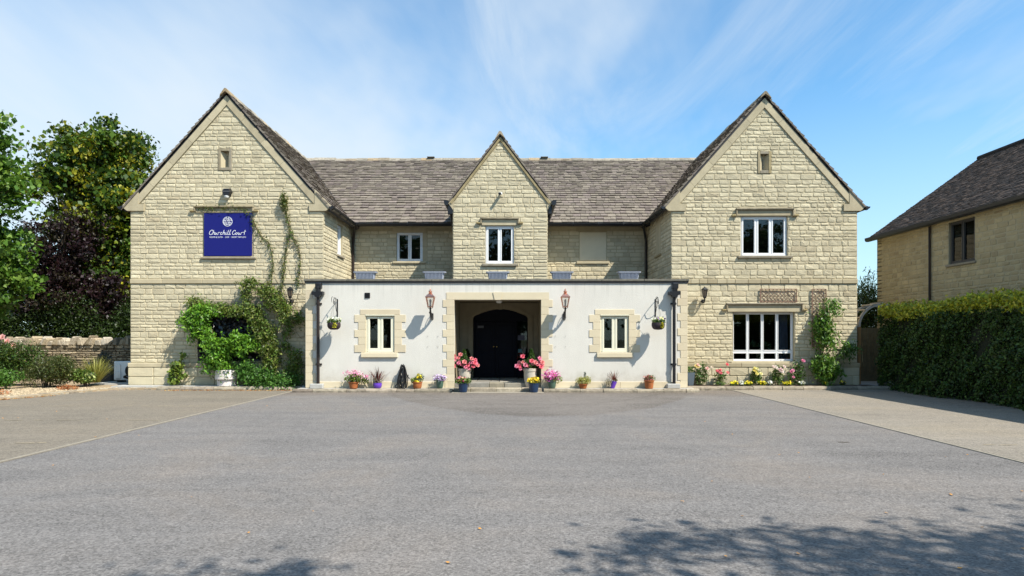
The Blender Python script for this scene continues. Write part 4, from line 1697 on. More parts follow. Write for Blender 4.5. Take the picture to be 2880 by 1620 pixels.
NQ.add(nw, PN, stone_polys(13.4, NY1, 2.0, NZ - .02, [(NW[0], NW[1], NW[2] - .06, NW[3])], [], quoin=(.3, .46)))
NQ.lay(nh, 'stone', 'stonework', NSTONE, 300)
mb = MB()
mb.box(13.4, NY1, .005, .012, .0, 2.0, fr=PN)
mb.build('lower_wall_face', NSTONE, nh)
kN = math.hypot(1, .72)
tN = .72
ovN = .22
for s in (-1, 1):
    xe = XRG + s * (3.8 + ovN)
    ze = ZRG - tN * (3.8 + ovN)
    S_ = (3.8 + ovN) * kN
    On, upn, nnn = Vector((xe, NY0 - .2, ze)), Vector((-s / kN, 0, tN / kN)), Vector((s * tN / kN, 0, 1 / kN))

    def PNR(a, h, t, O=On, up=upn, nn=nnn):
        return tuple(O + Vector((0, a, 0)) + up * t + nn * h)
    mb = MB()
    mb.prism([(.02, .02), (NY1 - NY0 + .33, .02), (NY1 - NY0 + .33, S_), (.02, S_)], -.12, -.02, lambda a, b, h: PNR(a, h, b))
    rf = mb.build('roof', TILE, nh)
    mb = MB()
    if s < 0:
        for p in slate_polys(4.5, NY1 - NY0 + .35, S_, .105, .10, [], (.2, .22)):
            add_slate(mb, PNR, p, .015)
        mb.build('tiling', TILE, nh, kind='stuff')
mb = MB()
mb.tube([(XRG, NY0 - .2, ZRG - .0), (XRG, NY1 + .15, ZRG - .0)], .1, 8)
mb.build('ridge', TILE, nh)
mb = MB()
mb.prism([(-.1, 0), (.1, 0), (.09, -.09), (.05, -.13), (-.05, -.13), (-.09, -.09)], NY0 - .2, NY1 + .25, lambda a, b, h: (NX - .22 + a, h, NZ - .08 + b))
mb.box(NX - .18, NX, NY0, NY1 + .1, NZ - .04, NZ - .01)
mb.build('gutter', BLACK, nh)
mb = MB()
mb.tube([(NX - .06, 20.2, NZ - .2), (NX - .06, 20.2, .1)], .034, 8)
mb.build('downpipe', BROWNP, nh)
window(PN, NW[0], NW[1], NW[2], NW[3], 2, DARKF, .05, False, parent=nh, sill=(NW[0] - .08, NW[1] + .08, NW[2] - .07, NW[2], .06, WEATHERED), fw=.06, sash=.03)
mb = MB()
mb.box(NW[0] + .06, NW[1] - .06, -.16, -.15, NW[2] + .05, NW[3] - .05, fr=PN)
mb.build('blind', M('pale_roller_blind', (.55, .57, .57), .8), nh)

# garden arch and gate between the wing and the hedge
ga = thing('garden_arch', 'wooden garden arch with curved silvered beams beside the hedge', 'arch', (11.6, 20.3, .11))
cxa, rza, rad = 11.66, 1.93, .66
for y in (20.25, 20.75):
    mb = MB()
    pts = [(cxa + math.cos(R(180 - 9 * i)) * rad, rza + math.sin(R(180 - 9 * i)) * rad) for i in range(21)]
    out = [(cxa + (a - cxa) * 1.11, rza + (z - rza) * 1.11) for a, z in pts]
    for i in range(20):
        mb.prism([pts[i], pts[i + 1], out[i + 1], out[i]], y, y + .07, lambda a, b, h: (a, h, b))
    mb.build('curved_beam', GREYWOOD, ga)
    for x in (cxa - rad - .035, cxa + rad + .035):
        mb = MB()
        mb.cbox(x - .042, x + .042, y - .01, y + .08, .1, 1.93, .008)
        mb.build('post', WOOD if y < 20.5 else FENCEW, ga)
for i in range(9):
    a = R(180 - 22.5 * i)
    x, z = cxa + math.cos(a) * rad * 1.14, rza + math.sin(a) * rad * 1.14
    mb = MB()
    mb.cbox(x - .02, x + .02, 20.2, 20.87, z - .02, z + .02, .004)
    mb.build('batten', GREYWOOD, ga)
gt = thing('garden_gate', 'weathered board garden gate behind the wooden arch', 'gate', (11.9, 21.6, .11))
x = 10.95
while x < 13.0:
    mb = MB()
    mb.cbox(x, x + .115, 21.6, 21.62, .32, 1.9 + .0, .004, jit=.002)
    mb.build('board', FENCEW, gt)
    x += .122
mb = MB()
for z in (.45, 1.1, 1.75):
    mb.cbox(10.95, 13.0, 21.625, 21.67, z, z + .1, .006)
mb.build('rail', FENCEW, gt)
mb = MB()
mb.cbox(10.95, 13.0, 21.57, 21.6, .12, .33, .006)
mb.build('gravel_board', FENCEW, gt)
mb = MB()
mb.cbox(11.2, 11.23, 21.56, 21.6, 1.15, 1.25, .005)
mb.build('latch', BLACK, gt)

# clipped hedge along the right
HX0, HX1, HY0, HY1 = 11.28, 12.75, 6.5, 19.75
he = thing('clipped_hedge', 'tall clipped green hedge with top coloured yellow as sunlit at right', 'hedge', (12, 14, 0))
mb = MB()
mb.cbox(HX0 + .22, HX1 - .22, HY0 + .2, HY1 - .25, 0, 2.18, .12, jit=.04)
mb.build('dark_core', M('hedge_interior', (.012, .016, .006), .95), he)  # solid dark box inside the hedge, added to block light between the leaves
g = np.random.default_rng(11)


def hedge_pts(n, face):
    if face == 'w':
        y, z = g.uniform(HY0, HY1, n), 2.27 * g.random(n) ** .92
        bulge = .09 * np.sin(y * 2.1) + .08 * np.sin(y * 5.3 + z * 3) * np.sin(z * 6 + y) + .08 * np.sin(z * 4.1 + y * 1.3) + .05 * np.sin(y * 13 + z * 9)
        x = HX0 + .10 + bulge + g.normal(size=n) * .055 + .10 * (z > 2.25)
        return np.stack([x, y, z], 1)
    if face == 't':
        y = g.uniform(HY0, HY1, n)
        x = HX0 - .03 + (HX1 - HX0) * g.random(n) ** 1.7
        z = 2.40 + .06 * np.sin(y * 1.7) + .05 * np.sin(y * 4.3 + x * 5) + .04 * np.sin(y * 11) + g.normal(size=n) * .07 + (19.7 - y) * .024 - .22 * g.random(n) * (x < HX0 + .22)
        return np.stack([x, y, z], 1)
    if face == 'n':
        x, z = g.uniform(HX0, HX1, n), 2.36 * g.random(n)
        y = HY1 + .05 * np.sin(x * 5 + z * 3) + g.normal(size=n) * .05
        return np.stack([x, y, z], 1)
    x, z = g.uniform(HX0, HX1, n), 2.4 * g.random(n)
    return np.stack([np.full(n, HX1) + g.normal(size=n) * .05, g.uniform(HY0, HY1, n), z], 1)


HP = ((.055, .105, .018), (.042, .085, .018), (.08, .135, .024), (.03, .06, .015))
link('foliage', leaf_mesh('foliage', hedge_pts(66000, 'w'), .064, .55, HP, (-.9, 0, .35), .4, 21, .3), HEDGEL, he)
link('top_growth', leaf_mesh('top_growth', hedge_pts(26000, 't'), .08, .55, ((.48, .46, .035), (.36, .39, .03), (.54, .48, .06), (.24, .30, .03)), (-.2, -.6, .7), .1, 22, .3), HEDGEL, he)  # yellow leaf colour paints sunlight onto the hedge top
link('end_growth', leaf_mesh('end_growth', np.concatenate([hedge_pts(4500, 'n'), hedge_pts(5000, 'e')]), .085, .55, HP, (0, .4, .3), .3, 23, .3), HEDGEL, he)


# ------------------------------------------------------------------ trees
def tree(name, label, base, crowns, ncl, per, leaf, aspect, pal, trunk_r, seed, cl_r=(.35, .7), lean=(0, 0), droop=.5, mat=None, cat='tree', group=None, trans=None, lowlimb=.35):
    r_ = random.Random(seed)
    g = np.random.default_rng(seed)
    t = thing(name, label, cat, base, group)
    b = Vector(base)
    top = max(c[0][2] + c[1][2] for c in crowns)
    cxy = Vector(crowns[0][0])
    trunk_pts = []
    nz = 9
    for i in range(nz):
        f = i / (nz - 1)
        z = b.z + (top * .86 - b.z) * f
        q = b.lerp(Vector((cxy.x, cxy.y, 0)), f ** 1.4)
        trunk_pts.append((q.x + r_.uniform(-.06, .06) * (f > 0), q.y + r_.uniform(-.06, .06) * (f > 0), z))
    mb = MB()
    mb.tube(trunk_pts, [trunk_r * (1.25 if i == 0 else 1) * (1 - .85 * i / (nz - 1)) for i in range(nz)], 9)
    mb.build('trunk', BARK, t, smooth=True)
    cents = []
    wts = np.array([c[2] if len(c) > 2 else 1.0 for c in crowns])
    wts = wts / wts.sum()
    for k in range(ncl):
        c = crowns[g.choice(len(crowns), p=wts)]
        d = g.normal(size=3)
        d /= np.linalg.norm(d)
        cents.append(np.array(c[0]) + d * (g.random() ** .42) * np.array(c[1]) * g.uniform(.82, 1.08))
    mb = MB()
    for c in cents[::3]:
        f = min(.95, max(lowlimb, (c[2] - b.z) / (top - b.z) - .2))
        i = f * (nz - 1)
        i0 = int(i)
        p0 = Vector(trunk_pts[i0]).lerp(Vector(trunk_pts[min(i0 + 1, nz - 1)]), i - i0)
        p1 = Vector(c)
        mid = p0.lerp(p1, .5) + Vector((0, 0, .25 * (p1 - p0).length * .3))
        mb.tube([p0, mid, p1], [trunk_r * .28, trunk_r * .17, .012], 5)
    mb.build('branches', BARK, t)
    pts, idx = [], []
    for c in cents:
        n = int(per * g.uniform(.6, 1.4))
        rr = g.uniform(*cl_r)
        pts.append(np.array(c) + g.normal(size=(n, 3)) * np.array((rr, rr, rr * .6)) * .55)
        base_i = g.integers(0, len(pal))
        ii = np.where(g.random(n) < .62, base_i, g.integers(0, len(pal), n))
        idx.append(ii)
    P_ = np.concatenate(pts)
    link('crown', leaf_mesh('crown', P_, leaf, aspect, pal, (0, 0, .55), droop, seed + 1, .22, np.concatenate(idx)), mat or LEAF, t)
    return t


tree('lime_tree', 'bright green large leaved lime tree at the left edge, nearest of the trees', (-18.6, 21.2, 0),
     [((-18.6, 21.2, 6.0), (2.6, 2.2, 3.3), 1.0), ((-17.7, 21.0, 3.9), (1.9, 1.6, 1.6), .7), ((-17.6, 21.0, 8.2), (.9, .9, 1.3), .3)], 230, 130, .155, .8,
     ((.10, .20, .022), (.075, .155, .018), (.15, .24, .035), (.055, .12, .016)), .26, 31, (.3, .62), droop=.75)
tree('maple_tree', 'tall rounded green and yellow maple behind the dry stone wall', (-18.4, 29, 0),
     [((-18.7, 29, 9.0), (2.7, 2.4, 2.5), 1.2), ((-17.8, 29, 6.3), (3.0, 2.3, 2.4), 1.0), ((-17.4, 28.6, 3.9), (2.6, 1.9, 1.7), .6), ((-15.8, 29.5, 5.5), (2.0, 1.8, 3.0), .6)], 420, 115, .175, .75,
     ((.08, .14, .014), (.05, .10, .012), (.26, .25, .02), (.15, .19, .016), (.035, .07, .012)), .3, 32, (.35, .75), droop=.6)  # yellow leaf tone brightened to paint sunlit clumps into the crown
tree('copper_beech', 'dark purple copper beech behind the dry stone wall', (-18.9, 26.6, 0),
     [((-18.6, 26.6, 5.0), (1.75, 1.5, 2.1), 1.0), ((-18.0, 26.6, 3.2), (2.1, 1.6, 1.5), 1.0), ((-19.8, 26.4, 3.6), (1.8, 1.5, 2.2), .8)], 260, 110, .125, .6,
     ((.022, .010, .013), (.032, .014, .017), (.016, .009, .011), (.03, .024, .012)), .22, 33, (.3, .6), droop=.5)
for k, (x, y, rx, hz_, lab) in enumerate(((-20.9, 25.6, 2.3, 1.9, 'dark evergreen shrub over the dry stone wall, at the left edge'),
                                       (-18.0, 25.8, 2.4, 1.8, 'dark evergreen shrub over the middle of the dry stone wall'),
                                       (-15.4, 26.4, 2.0, 1.7, 'green evergreen shrub over the dry stone wall, next to the building'))):
    t = thing('evergreen_shrub', lab, 'shrub', (x, y, 0), 'evergreen shrubs behind the wall')
    c = np.concatenate([blob(4200, (x + dx, y + g.uniform(-.3, .3), .9 + hz_ * f), (rx * .6, .7, hz_ * .55), 50 + k * 7 + i, .5) for i, (dx, f) in enumerate(((-rx * .5, .3), (0, .55), (rx * .5, .4), (.1, .9)))])
    link('foliage', leaf_mesh('foliage', c, .1, .45, ((.030, .055, .012), (.045, .075, .014), (.02, .04, .01)), (0, -.3, .5), .3, 60 + k), LEAF, t)
    mb = MB()
    for i in range(6):
        mb.tube([(x + rng.uniform(-.2, .2), y, 0), (x + rng.uniform(-rx, rx) * .7, y + rng.uniform(-.3, .3), 1.8)], [.05, .015], 5)
    mb.build('stems', BARK, t)
# distant tree seen in the gap by the corner
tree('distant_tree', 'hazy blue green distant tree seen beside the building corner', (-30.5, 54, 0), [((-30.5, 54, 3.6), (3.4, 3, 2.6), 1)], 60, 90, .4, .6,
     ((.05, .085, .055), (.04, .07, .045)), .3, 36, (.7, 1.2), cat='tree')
# bamboo behind the arch
bt = thing('bamboo_clump', 'feathery bamboo clump rising between the wing and the neighbouring house', 'bamboo', (13.0, 24.2, 0))
cc, mb = [], MB()
r_ = random.Random(5)
for i in range(58):
    x, y = 12.9 + r_.gauss(.35, .75), 24.1 + r_.gauss(0, .4)
    h_ = r_.uniform(1.9, 3.4) if i < 44 else r_.uniform(3.4, 4.1)
    lx, ly = r_.uniform(-.35, .6), r_.uniform(-.4, .2)
    pts = smooth_path([(x, y, .1), (x + lx * .2, y + ly * .2, h_ * .5), (x + lx * .7, y + ly * .7, h_ * .88), (x + lx * 1.4, y + ly * 1.3, h_)], 4)
    mb.tube(pts, [.012 * (1 - .7 * j / len(pts)) for j in range(len(pts))], 4)
    for p in pts[5:]:
        for _ in range(9):
            cc.append((p.x + r_.gauss(0, .14), p.y + r_.gauss(0, .14), p.z + r_.gauss(-.04, .09)))
cc += [tuple(p) for p in blob(6500, (13.3, 24.0, 2.35), (1.25, .6, 1.25), 72, .5)]
mb.build('canes', STEM, bt)
link('leaves', leaf_mesh('leaves', np.array(cc), .17, .17, ((.075, .12, .025), (.05, .085, .02), (.10, .14, .03)), (0, -.3, .3), .7, 71), LEAF, bt)
# trees behind the camera whose shade falls across the foreground
tree('ash_tree', 'broad ash tree behind the viewer whose dappled shade falls on the drive', (11.0, -2.4, 0),
     [((9.6, .1, 7.6), (2.3, 1.5, 1.3), 1.0), ((6.9, .7, 7.4), (2.0, 1.0, .9), .6), ((11.8, .8, 7.4), (2.0, 1.9, 1.4), .9)], 120, 50, .16, .5,
     ((.06, .11, .02), (.08, .13, .02)), .3, 41, (.3, .6), droop=.4)
tree('birch_tree', 'slender birch behind the viewer shading the drive at bottom left', (2.2, -3.6, 0),
     [((3.6, -.5, 7.5), (1.3, .9, 1.2), 1.0), ((2.3, -.2, 7.2), (.9, .7, .8), .5)], 40, 50, .14, .5,
     ((.06, .11, .02), (.08, .13, .02)), .18, 43, (.3, .55), droop=.4)
# unseen row of trees, added behind the viewer to darken the window reflections
bt0 = tree('lime_tree', 'unseen tall lime tree behind the viewer, added to darken the window reflections', (-16, -17, 0),
           [((-16, -17, 7.0), (3.4, 2.4, 5.2), 1)], 150, 55, .42, .7, ((.05, .10, .02), (.035, .08, .016)), .35, 81, (.7, 1.2), group='trees behind the viewer')
for x in (-27, -21.5, -10.5, -5, .5, 6, 11.5, 17, 22.5):
    dup(bt0, (x, -17 - abs(x) * .05, 0), rotz=x)

# ------------------------------------------------------------------ things on the building
# sign board
DS = D1 - .055
sg = thing('sign_board', 'deep blue sign board with white script lettering and round emblem', 'sign', (-8.83, DS, 4.1))
SX0, SX1, SZ0, SZ1 = -9.575, -8.085, 4.125, 5.45
PS = front(DS)
mb = MB()
mb.cbox(SX0, SX1, -.03, 0, SZ0, SZ1, .004, fr=PS)
mb.build('panel', SIGNB, sg)
KS = (SX1 - SX0) / 1292.0


def sxy(a, b):
    return SX0 + (a - 120) * KS, SZ1 - (b - 185) * KS


def stroke(mb, pts, w, h0=.0015, h1=.005, n=5):
    path = smooth_path([(*sxy(a, b), 0) for a, b in pts], n) if len(pts) > 2 else [Vector((*sxy(a, b), 0)) for a, b in pts]
    w = w * KS / 2
    lft, rgt = [], []
    for i, p in enumerate(path):
        t = path[min(i + 1, len(path) - 1)] - path[max(i - 1, 0)]
        s = Vector((-t.y, t.x, 0)).normalized() * w * (1 if 0 < i < len(path) - 1 else .6)
        lft.append(p + s)
        rgt.append(p - s)
    m = len(path)
    v_ = [PS(p.x, h1, p.y) for p in lft] + [PS(p.x, h1, p.y) for p in rgt] + [PS(p.x, h0, p.y) for p in lft] + [PS(p.x, h0, p.y) for p in rgt]
    f_ = []
    for i in range(m - 1):
        f_ += [(i, i + 1, m + i + 1, m + i), (2 * m + i, 2 * m + i + 1, i + 1, i), (m + i, m + i + 1, 3 * m + i + 1, 3 * m + i)]
    mb.add(v_, f_)


SCRIPT = [
    [(350, 668), (354, 645), (330, 642), (295, 668), (270, 715), (274, 752), (302, 765), (340, 742), (362, 712)],
    [(388, 640), (372, 695), (352, 762)], [(355, 742), (384, 704), (404, 698), (400, 728), (400, 757), (418, 757)],
    [(438, 702), (426, 738), (434, 760), (456, 742), (478, 702)], [(478, 702), (470, 745), (484, 762), (498, 750)],
    [(516, 702), (498, 762)], [(504, 738), (530, 702), (552, 708)],
    [(616, 710), (592, 700), (568, 732), (576, 761), (604, 755), (624, 738)],
    [(668, 635), (646, 700), (632, 762)], [(636, 742), (664, 702), (686, 700), (678, 735), (686, 761), (702, 752)],
    [(724, 702), (712, 746), (722, 763), (738, 750)], [(737, 668), (740, 662), (743, 668)],
    [(796, 636), (768, 700), (758, 748), (772, 765), (792, 748)], [(850, 626), (818, 700), (806, 750), (820, 765), (846, 742)],
    [(968, 676), (968, 652), (944, 650), (912, 672), (892, 715), (896, 752), (926, 763), (966, 732)],
    [(1012, 706), (986, 716), (975, 746), (990, 763), (1014, 746), (1021, 714), (1006, 704)],
    [(1056, 702), (1043, 740), (1055, 762), (1078, 740), (1096, 702)], [(1096, 702), (1088, 745), (1101, 762), (1112, 750)],
    [(1132, 702), (1115, 764)], [(1122, 736), (1146, 702), (1170, 706)],
    [(1236, 636), (1216, 700), (1207, 766)], [(1176, 708), (1210, 692), (1254, 674)]]
mb = MB()
for s in SCRIPT:
    stroke(mb, s, 11.5)
mb.build('lettering', WHITEP, sg)
mb = MB()
ecx, ecy, er = 760, 410, 124
stroke(mb, [(ecx + er * math.cos(t / 32 * 2 * math.pi), ecy + er * math.sin(t / 32 * 2 * math.pi)) for t in range(33)], 11, n=2)
r_ = random.Random(3)
for fam in (0, 1):
    for k in range(-4, 5):
        seg = []
        for i in range(-12, 13):
            t = i * 11.0
            off = k * 29 + 13 * math.sin(t / 30 + k + fam * 1.5)
            a = R(52 if fam == 0 else -58)
            x = ecx + t * math.cos(a) - off * math.sin(a)
            y = ecy + t * math.sin(a) + off * math.cos(a)
            inside = math.hypot(x - ecx, y - ecy) < er - 4
            if inside and not ((i + k * 2 + fam * 3) % 6 in (0, 1)):
                seg.append((x, y))
            else:
                if len(seg) >= 3:
                    stroke(mb, seg, 11, n=2, h0=.0015 + fam * .004, h1=.005 + fam * .004)
                seg = []
        if len(seg) >= 3:
            stroke(mb, seg, 11, n=2, h0=.0015 + fam * .004, h1=.005 + fam * .004)
mb.build('emblem', WHITEP, sg)
cu = bpy.data.curves.new('tagline', 'FONT')
cu.body = 'ROOMS & SUITES  \u00b7  CAFE  \u00b7  SHORT TERM LETS'
cu.size = 1.0
cu.extrude = 0.0
to = bpy.data.objects.new('tagline_src', cu)
COL.objects.link(to)
dg = bpy.context.evaluated_depsgraph_get()
tm = bpy.data.meshes.new_from_object(to.evaluated_get(dg))
bpy.data.objects.remove(to)
co = np.array([v.co[:] for v in tm.vertices])
mn, mx_ = co.min(0), co.max(0)
(xa, za), (xb, zb) = sxy(276, 850), sxy(1250, 812)
for v in tm.vertices:
    v.co = PS(xa + (v.co.x - mn[0]) / (mx_[0] - mn[0]) * (xb - xa), .004, za + (v.co.y - mn[1]) / (mx_[1] - mn[1]) * (zb - za))
tm.name = 'tagline'
tm.materials.clear()
link('tagline', tm, WHITEP, sg)
for a, b in ((190, 250), (1325, 250), (200, 780), (1325, 780), (210, 1265), (1328, 1275)):
    x, z = sxy(a, b)
    mb = MB()
    mb.tube([PS(x, -.001, z), PS(x, .006, z)], .011, 8)
    mb.build('screw_cap', SIGNB, sg)

# floodlight above the sign
q = px(641.8, 542, D1)
fl = thing('wall_floodlight', 'black six sided security light above the blue sign', 'security light', (q.x, D1, q.z - .13))
mb = MB()
hexp = [(-.14, .02), (-.095, .135), (.085, .14), (.145, .02), (.09, -.12), (-.09, -.12)]
n = 6
v_ = [(q.x + a, D1 + .01, q.z + b) for a, b in hexp] + [(q.x + a * .82, D1 - .16, q.z + b * .82 - .02) for a, b in hexp]
mb.add(v_, [tuple(range(6)), tuple(range(6, 12))] + [(i, (i + 1) % 6, 6 + (i + 1) % 6, 6 + i) for i in range(6)])
mb.build('housing', BLACK, fl)
mb = MB()
mb.cbox(q.x - .11, q.x + .11, D1 - .172, D1 - .15, q.z + .0, q.z + .014, .004)
mb.build('trim_bar', M('grey_plastic', (.18, .18, .19), .5), fl)
mb = MB()
mb.lathe([(.005, -.06), (.05, -.05), (.07, -.015), (.07, .01), (.02, .012)], (q.x, D1 - .11, q.z - .13), 14)
mb.build('sensor_lens', LAMPG, fl, smooth=True)

# small camera on the centre gable
q = px(1406.5, 547, DC)
cc_ = thing('security_camera', 'small white bullet camera on the centre gable', 'camera', (q.x, DC, q.z))
mb = MB()
mb.tube([(q.x, DC + .02, q.z + .03), (q.x, DC - .02, q.z + .03)], .05, 12)
mb.tube([(q.x, DC - .01, q.z + .03), (q.x + .01, DC - .08, q.z + .02), (q.x + .01, DC - .1, q.z)], .018, 8)
mb.build('mount', ACW, cc_)
mb = MB()
mb.tube([(q.x + .03, DC - .05, q.z + .015), (q.x - .0, DC - .24, q.z - .025)], .048, 14)
mb.build('body', ACW, cc_, smooth=True)
mb = MB()
mb.tube([(q.x - .0, DC - .235, q.z - .026), (q.x - .002, DC - .25, q.z - .028)], .044, 14)
mb.build('lens', BLACK, cc_)


# copper lanterns
def copper_lantern(label, x):
    t = thing('copper_wall_lantern', label, 'lantern', (x, D0, 2.13), 'copper lanterns either side of the entrance')
    so = .40      # stand-off
    mb = MB()
    mb.cbox(-.045, .045, -.03, .0, -.02, .17, .012)
    mb.tube(smooth_path([(0, -.03, .03), (0, -.1, .02), (0, -.2, .06), (0, -.3, .16), (0, -so, .26), (0, -so, .34)], 5), [.038] * 5 + [.032] * 10 + [.026] * 11, 10)
    mb.tube(smooth_path([(0, -.03, .15), (0, -.1, .17), (0, -.16, .1), (0, -.12, .05)], 5), .012, 6)
    for k in range(5):
        a = k * .8
        mb.tube([(.03 * math.cos(a), -.1 - .05 * k, .03 + .035 * k), (.03 * math.cos(a), -.12 - .05 * k, .06 + .035 * k)], .02, 6)
    for s in (-1, 1):
        mb.tube(smooth_path([(0, -so, .29), (s * .05, -so, .30), (s * .075, -so, .345), (s * .055, -so, .375)], 4), .008, 6)
    mb.build('bracket', BLACK, t, smooth=True, world_space=False)
    mb = MB()
    z0, z1, w0, w1 = .34, .62, .065, .115
    for sx in (-1, 1):
        for sy in (-1, 1):
            mb.tube([(sx * w0, -so + sy * w0, z0), (sx * w1, -so + sy * w1, z1)], .012, 5)
    for z, w in ((z0, w0), (z1, w1)):
        for s in (-1, 1):
            mb.cbox(-w - .012, w + .012, -so + s * w - .011, -so + s * w + .011, z - .012, z + .012, .003)
            mb.cbox(s * w - .011, s * w + .011, -so - w - .012, -so + w + .012, z - .012, z + .012, .003)
    mb.cbox(-.05, .05, -so - .05, -so + .05, .325, .345, .004)
    mb.build('lantern_frame', COPPER, t, world_space=False)
    mb = MB()
    mb.lathe([(.19, .61), (.19, .63), (.165, .65), (.10, .70), (.06, .72)], (0, -so, 0), sides=4, rot=.5)
    mb.lathe([(.05, .72), (.055, .735), (.035, .745), (.05, .765), (.055, .785), (.04, .805), (.015, .815), (.022, .83), (.022, .84), (.008, .86), (.002, .88)], (0, -so, 0), 14)
    mb.build('roof', COPPER, t, world_space=False, smooth=False)
    for sx, sy in ((0, -1), (0, 1), (-1, 0), (1, 0)):
        mb = MB()
        if sx == 0:
            v_ = [(-w0, -so + sy * w0, z0), (w0, -so + sy * w0, z0), (w1, -so + sy * w1, z1), (-w1, -so + sy * w1, z1)]
        else:
            v_ = [(sx * w0, -so - w0, z0), (sx * w0, -so + w0, z0), (sx * w1, -so + w1, z1), (sx * w1, -so - w1, z1)]
        mb.add(v_, [(0, 1, 2, 3)])
        mb.build('pane', CLEAR, t, world_space=False)
    mb = MB()
    mb.lathe([(.03, .345), (.03, .40), (.022, .41), (.028, .46), (.036, .52), (.02, .56), (.003, .565)], (0, -so, 0), 12)
    mb.build('bulb', LAMPG, t, smooth=True, world_space=False)
    return t


cl = copper_lantern('copper lantern on the white wall left of the entrance', -2.355)
dup(cl, (1.535, D0, 2.13), 'copper lantern on the white wall right of the entrance')


def black_lantern(label, x):
    t = thing('black_wall_lantern', label, 'lantern', (x, D1 - .03, 2.66), 'black wall lanterns on the wings')
    so = .22
    mb = MB()
    mb.lathe([(.055, 0), (.055, .02), (.03, .03)], (0, 0, 0), 12)
    mb.v = [(p[0], -p[2], p[1] + .06) for p in mb.v]
    mb.tube(smooth_path([(0, -.02, .06), (0, -.09, -.0), (0, -.17, .02), (0, -so, .10), (0, -so, .17)], 5), .022, 8)
    mb.tube(smooth_path([(0, -.04, .08), (0, -.1, .1), (0, -.14, .06)], 4), .012, 6)
    mb.lathe([(.012, .12), (.05, .15), (.06, .19), (.052, .20)], (0, -so, 0), 6)
    mb.build('bracket', BLACK, t, smooth=True, world_space=False)
    mb = MB()
    mb.lathe([(.06, .20), (.088, .385)], (0, -so, 0), 6)
    mb.build('shade', M('smoked_glass_' + str(round(x)), (.09, .07, .05), .2, var=.2, spec=.6), t, world_space=False)
    mb = MB()
    for k in range(6):
        a = 2 * math.pi * k / 6
        mb.tube([(.06 * math.cos(a), -so + .06 * math.sin(a), .2), (.09 * math.cos(a), -so + .09 * math.sin(a), .39)], .008, 5)
    mb.lathe([(.105, .385), (.108, .40), (.055, .455), (.025, .465), (.02, .485), (.006, .50)], (0, -so, 0), 6)
    mb.build('cap', BLACK, t, world_space=False)
    return t


bl = black_lantern('black wall lantern among the climbers on the left wing', -6.83)
dup(bl, (5.93, D1 - .03, 2.66), 'black wall lantern on bare stone of the right wing')

# trellis panels
def trellis(label, x0, x1, z0, z1):
    t = thing('trellis_panel', label, 'trellis', ((x0 + x1) / 2, D1 - .05, z0))
    P = front(D1 - .035)
    mb = MB()
    for a0, a1, b0, b1 in ((x0, x0 + .02, z0, z1), (x1 - .02, x1, z0, z1), (x0 + .02, x1 - .02, z1 - .02, z1), (x0 + .02, x1 - .02, z0, z0 + .02)):
        mb.cbox(a0, a1, 0, .03, b0, b1, .003, fr=P)
    mb.build('frame', TRELLISM, t)
    for d in (1, -1):
        c = -3.0
        while c < 6:
            # line z = z0 + d*(a-x0) + c
            p = [(x0 + .01, z0 + c - .007), (x1 - .01, z0 + c - .007 + d * (x1 - x0 - .02)), (x1 - .01, z0 + c + .007 + d * (x1 - x0 - .02)), (x0 + .01, z0 + c + .007)]
            for hp in ((0, 1, z1 - .01), (0, -1, -(z0 + .01))):
                p = clip_poly(p, hp)
                if len(p) < 3:
                    break
            if len(p) >= 3 and area(p) > 2e-4:
                mb = MB()
                h_ = .004 if d > 0 else .013
                mb.prism(p, h_, h_ + .008, lambda a, b, h: P(a, h, b))
                mb.build('slat', TRELLISM, t)
            c += .115
    return t


trellis('wide brown trellis panel above the large ground floor window', 7.71, 8.86, 2.68, 3.10)
trellis('tall narrow brown trellis panel behind the climber on the right', 9.32, 9.77, 1.3, 3.10)

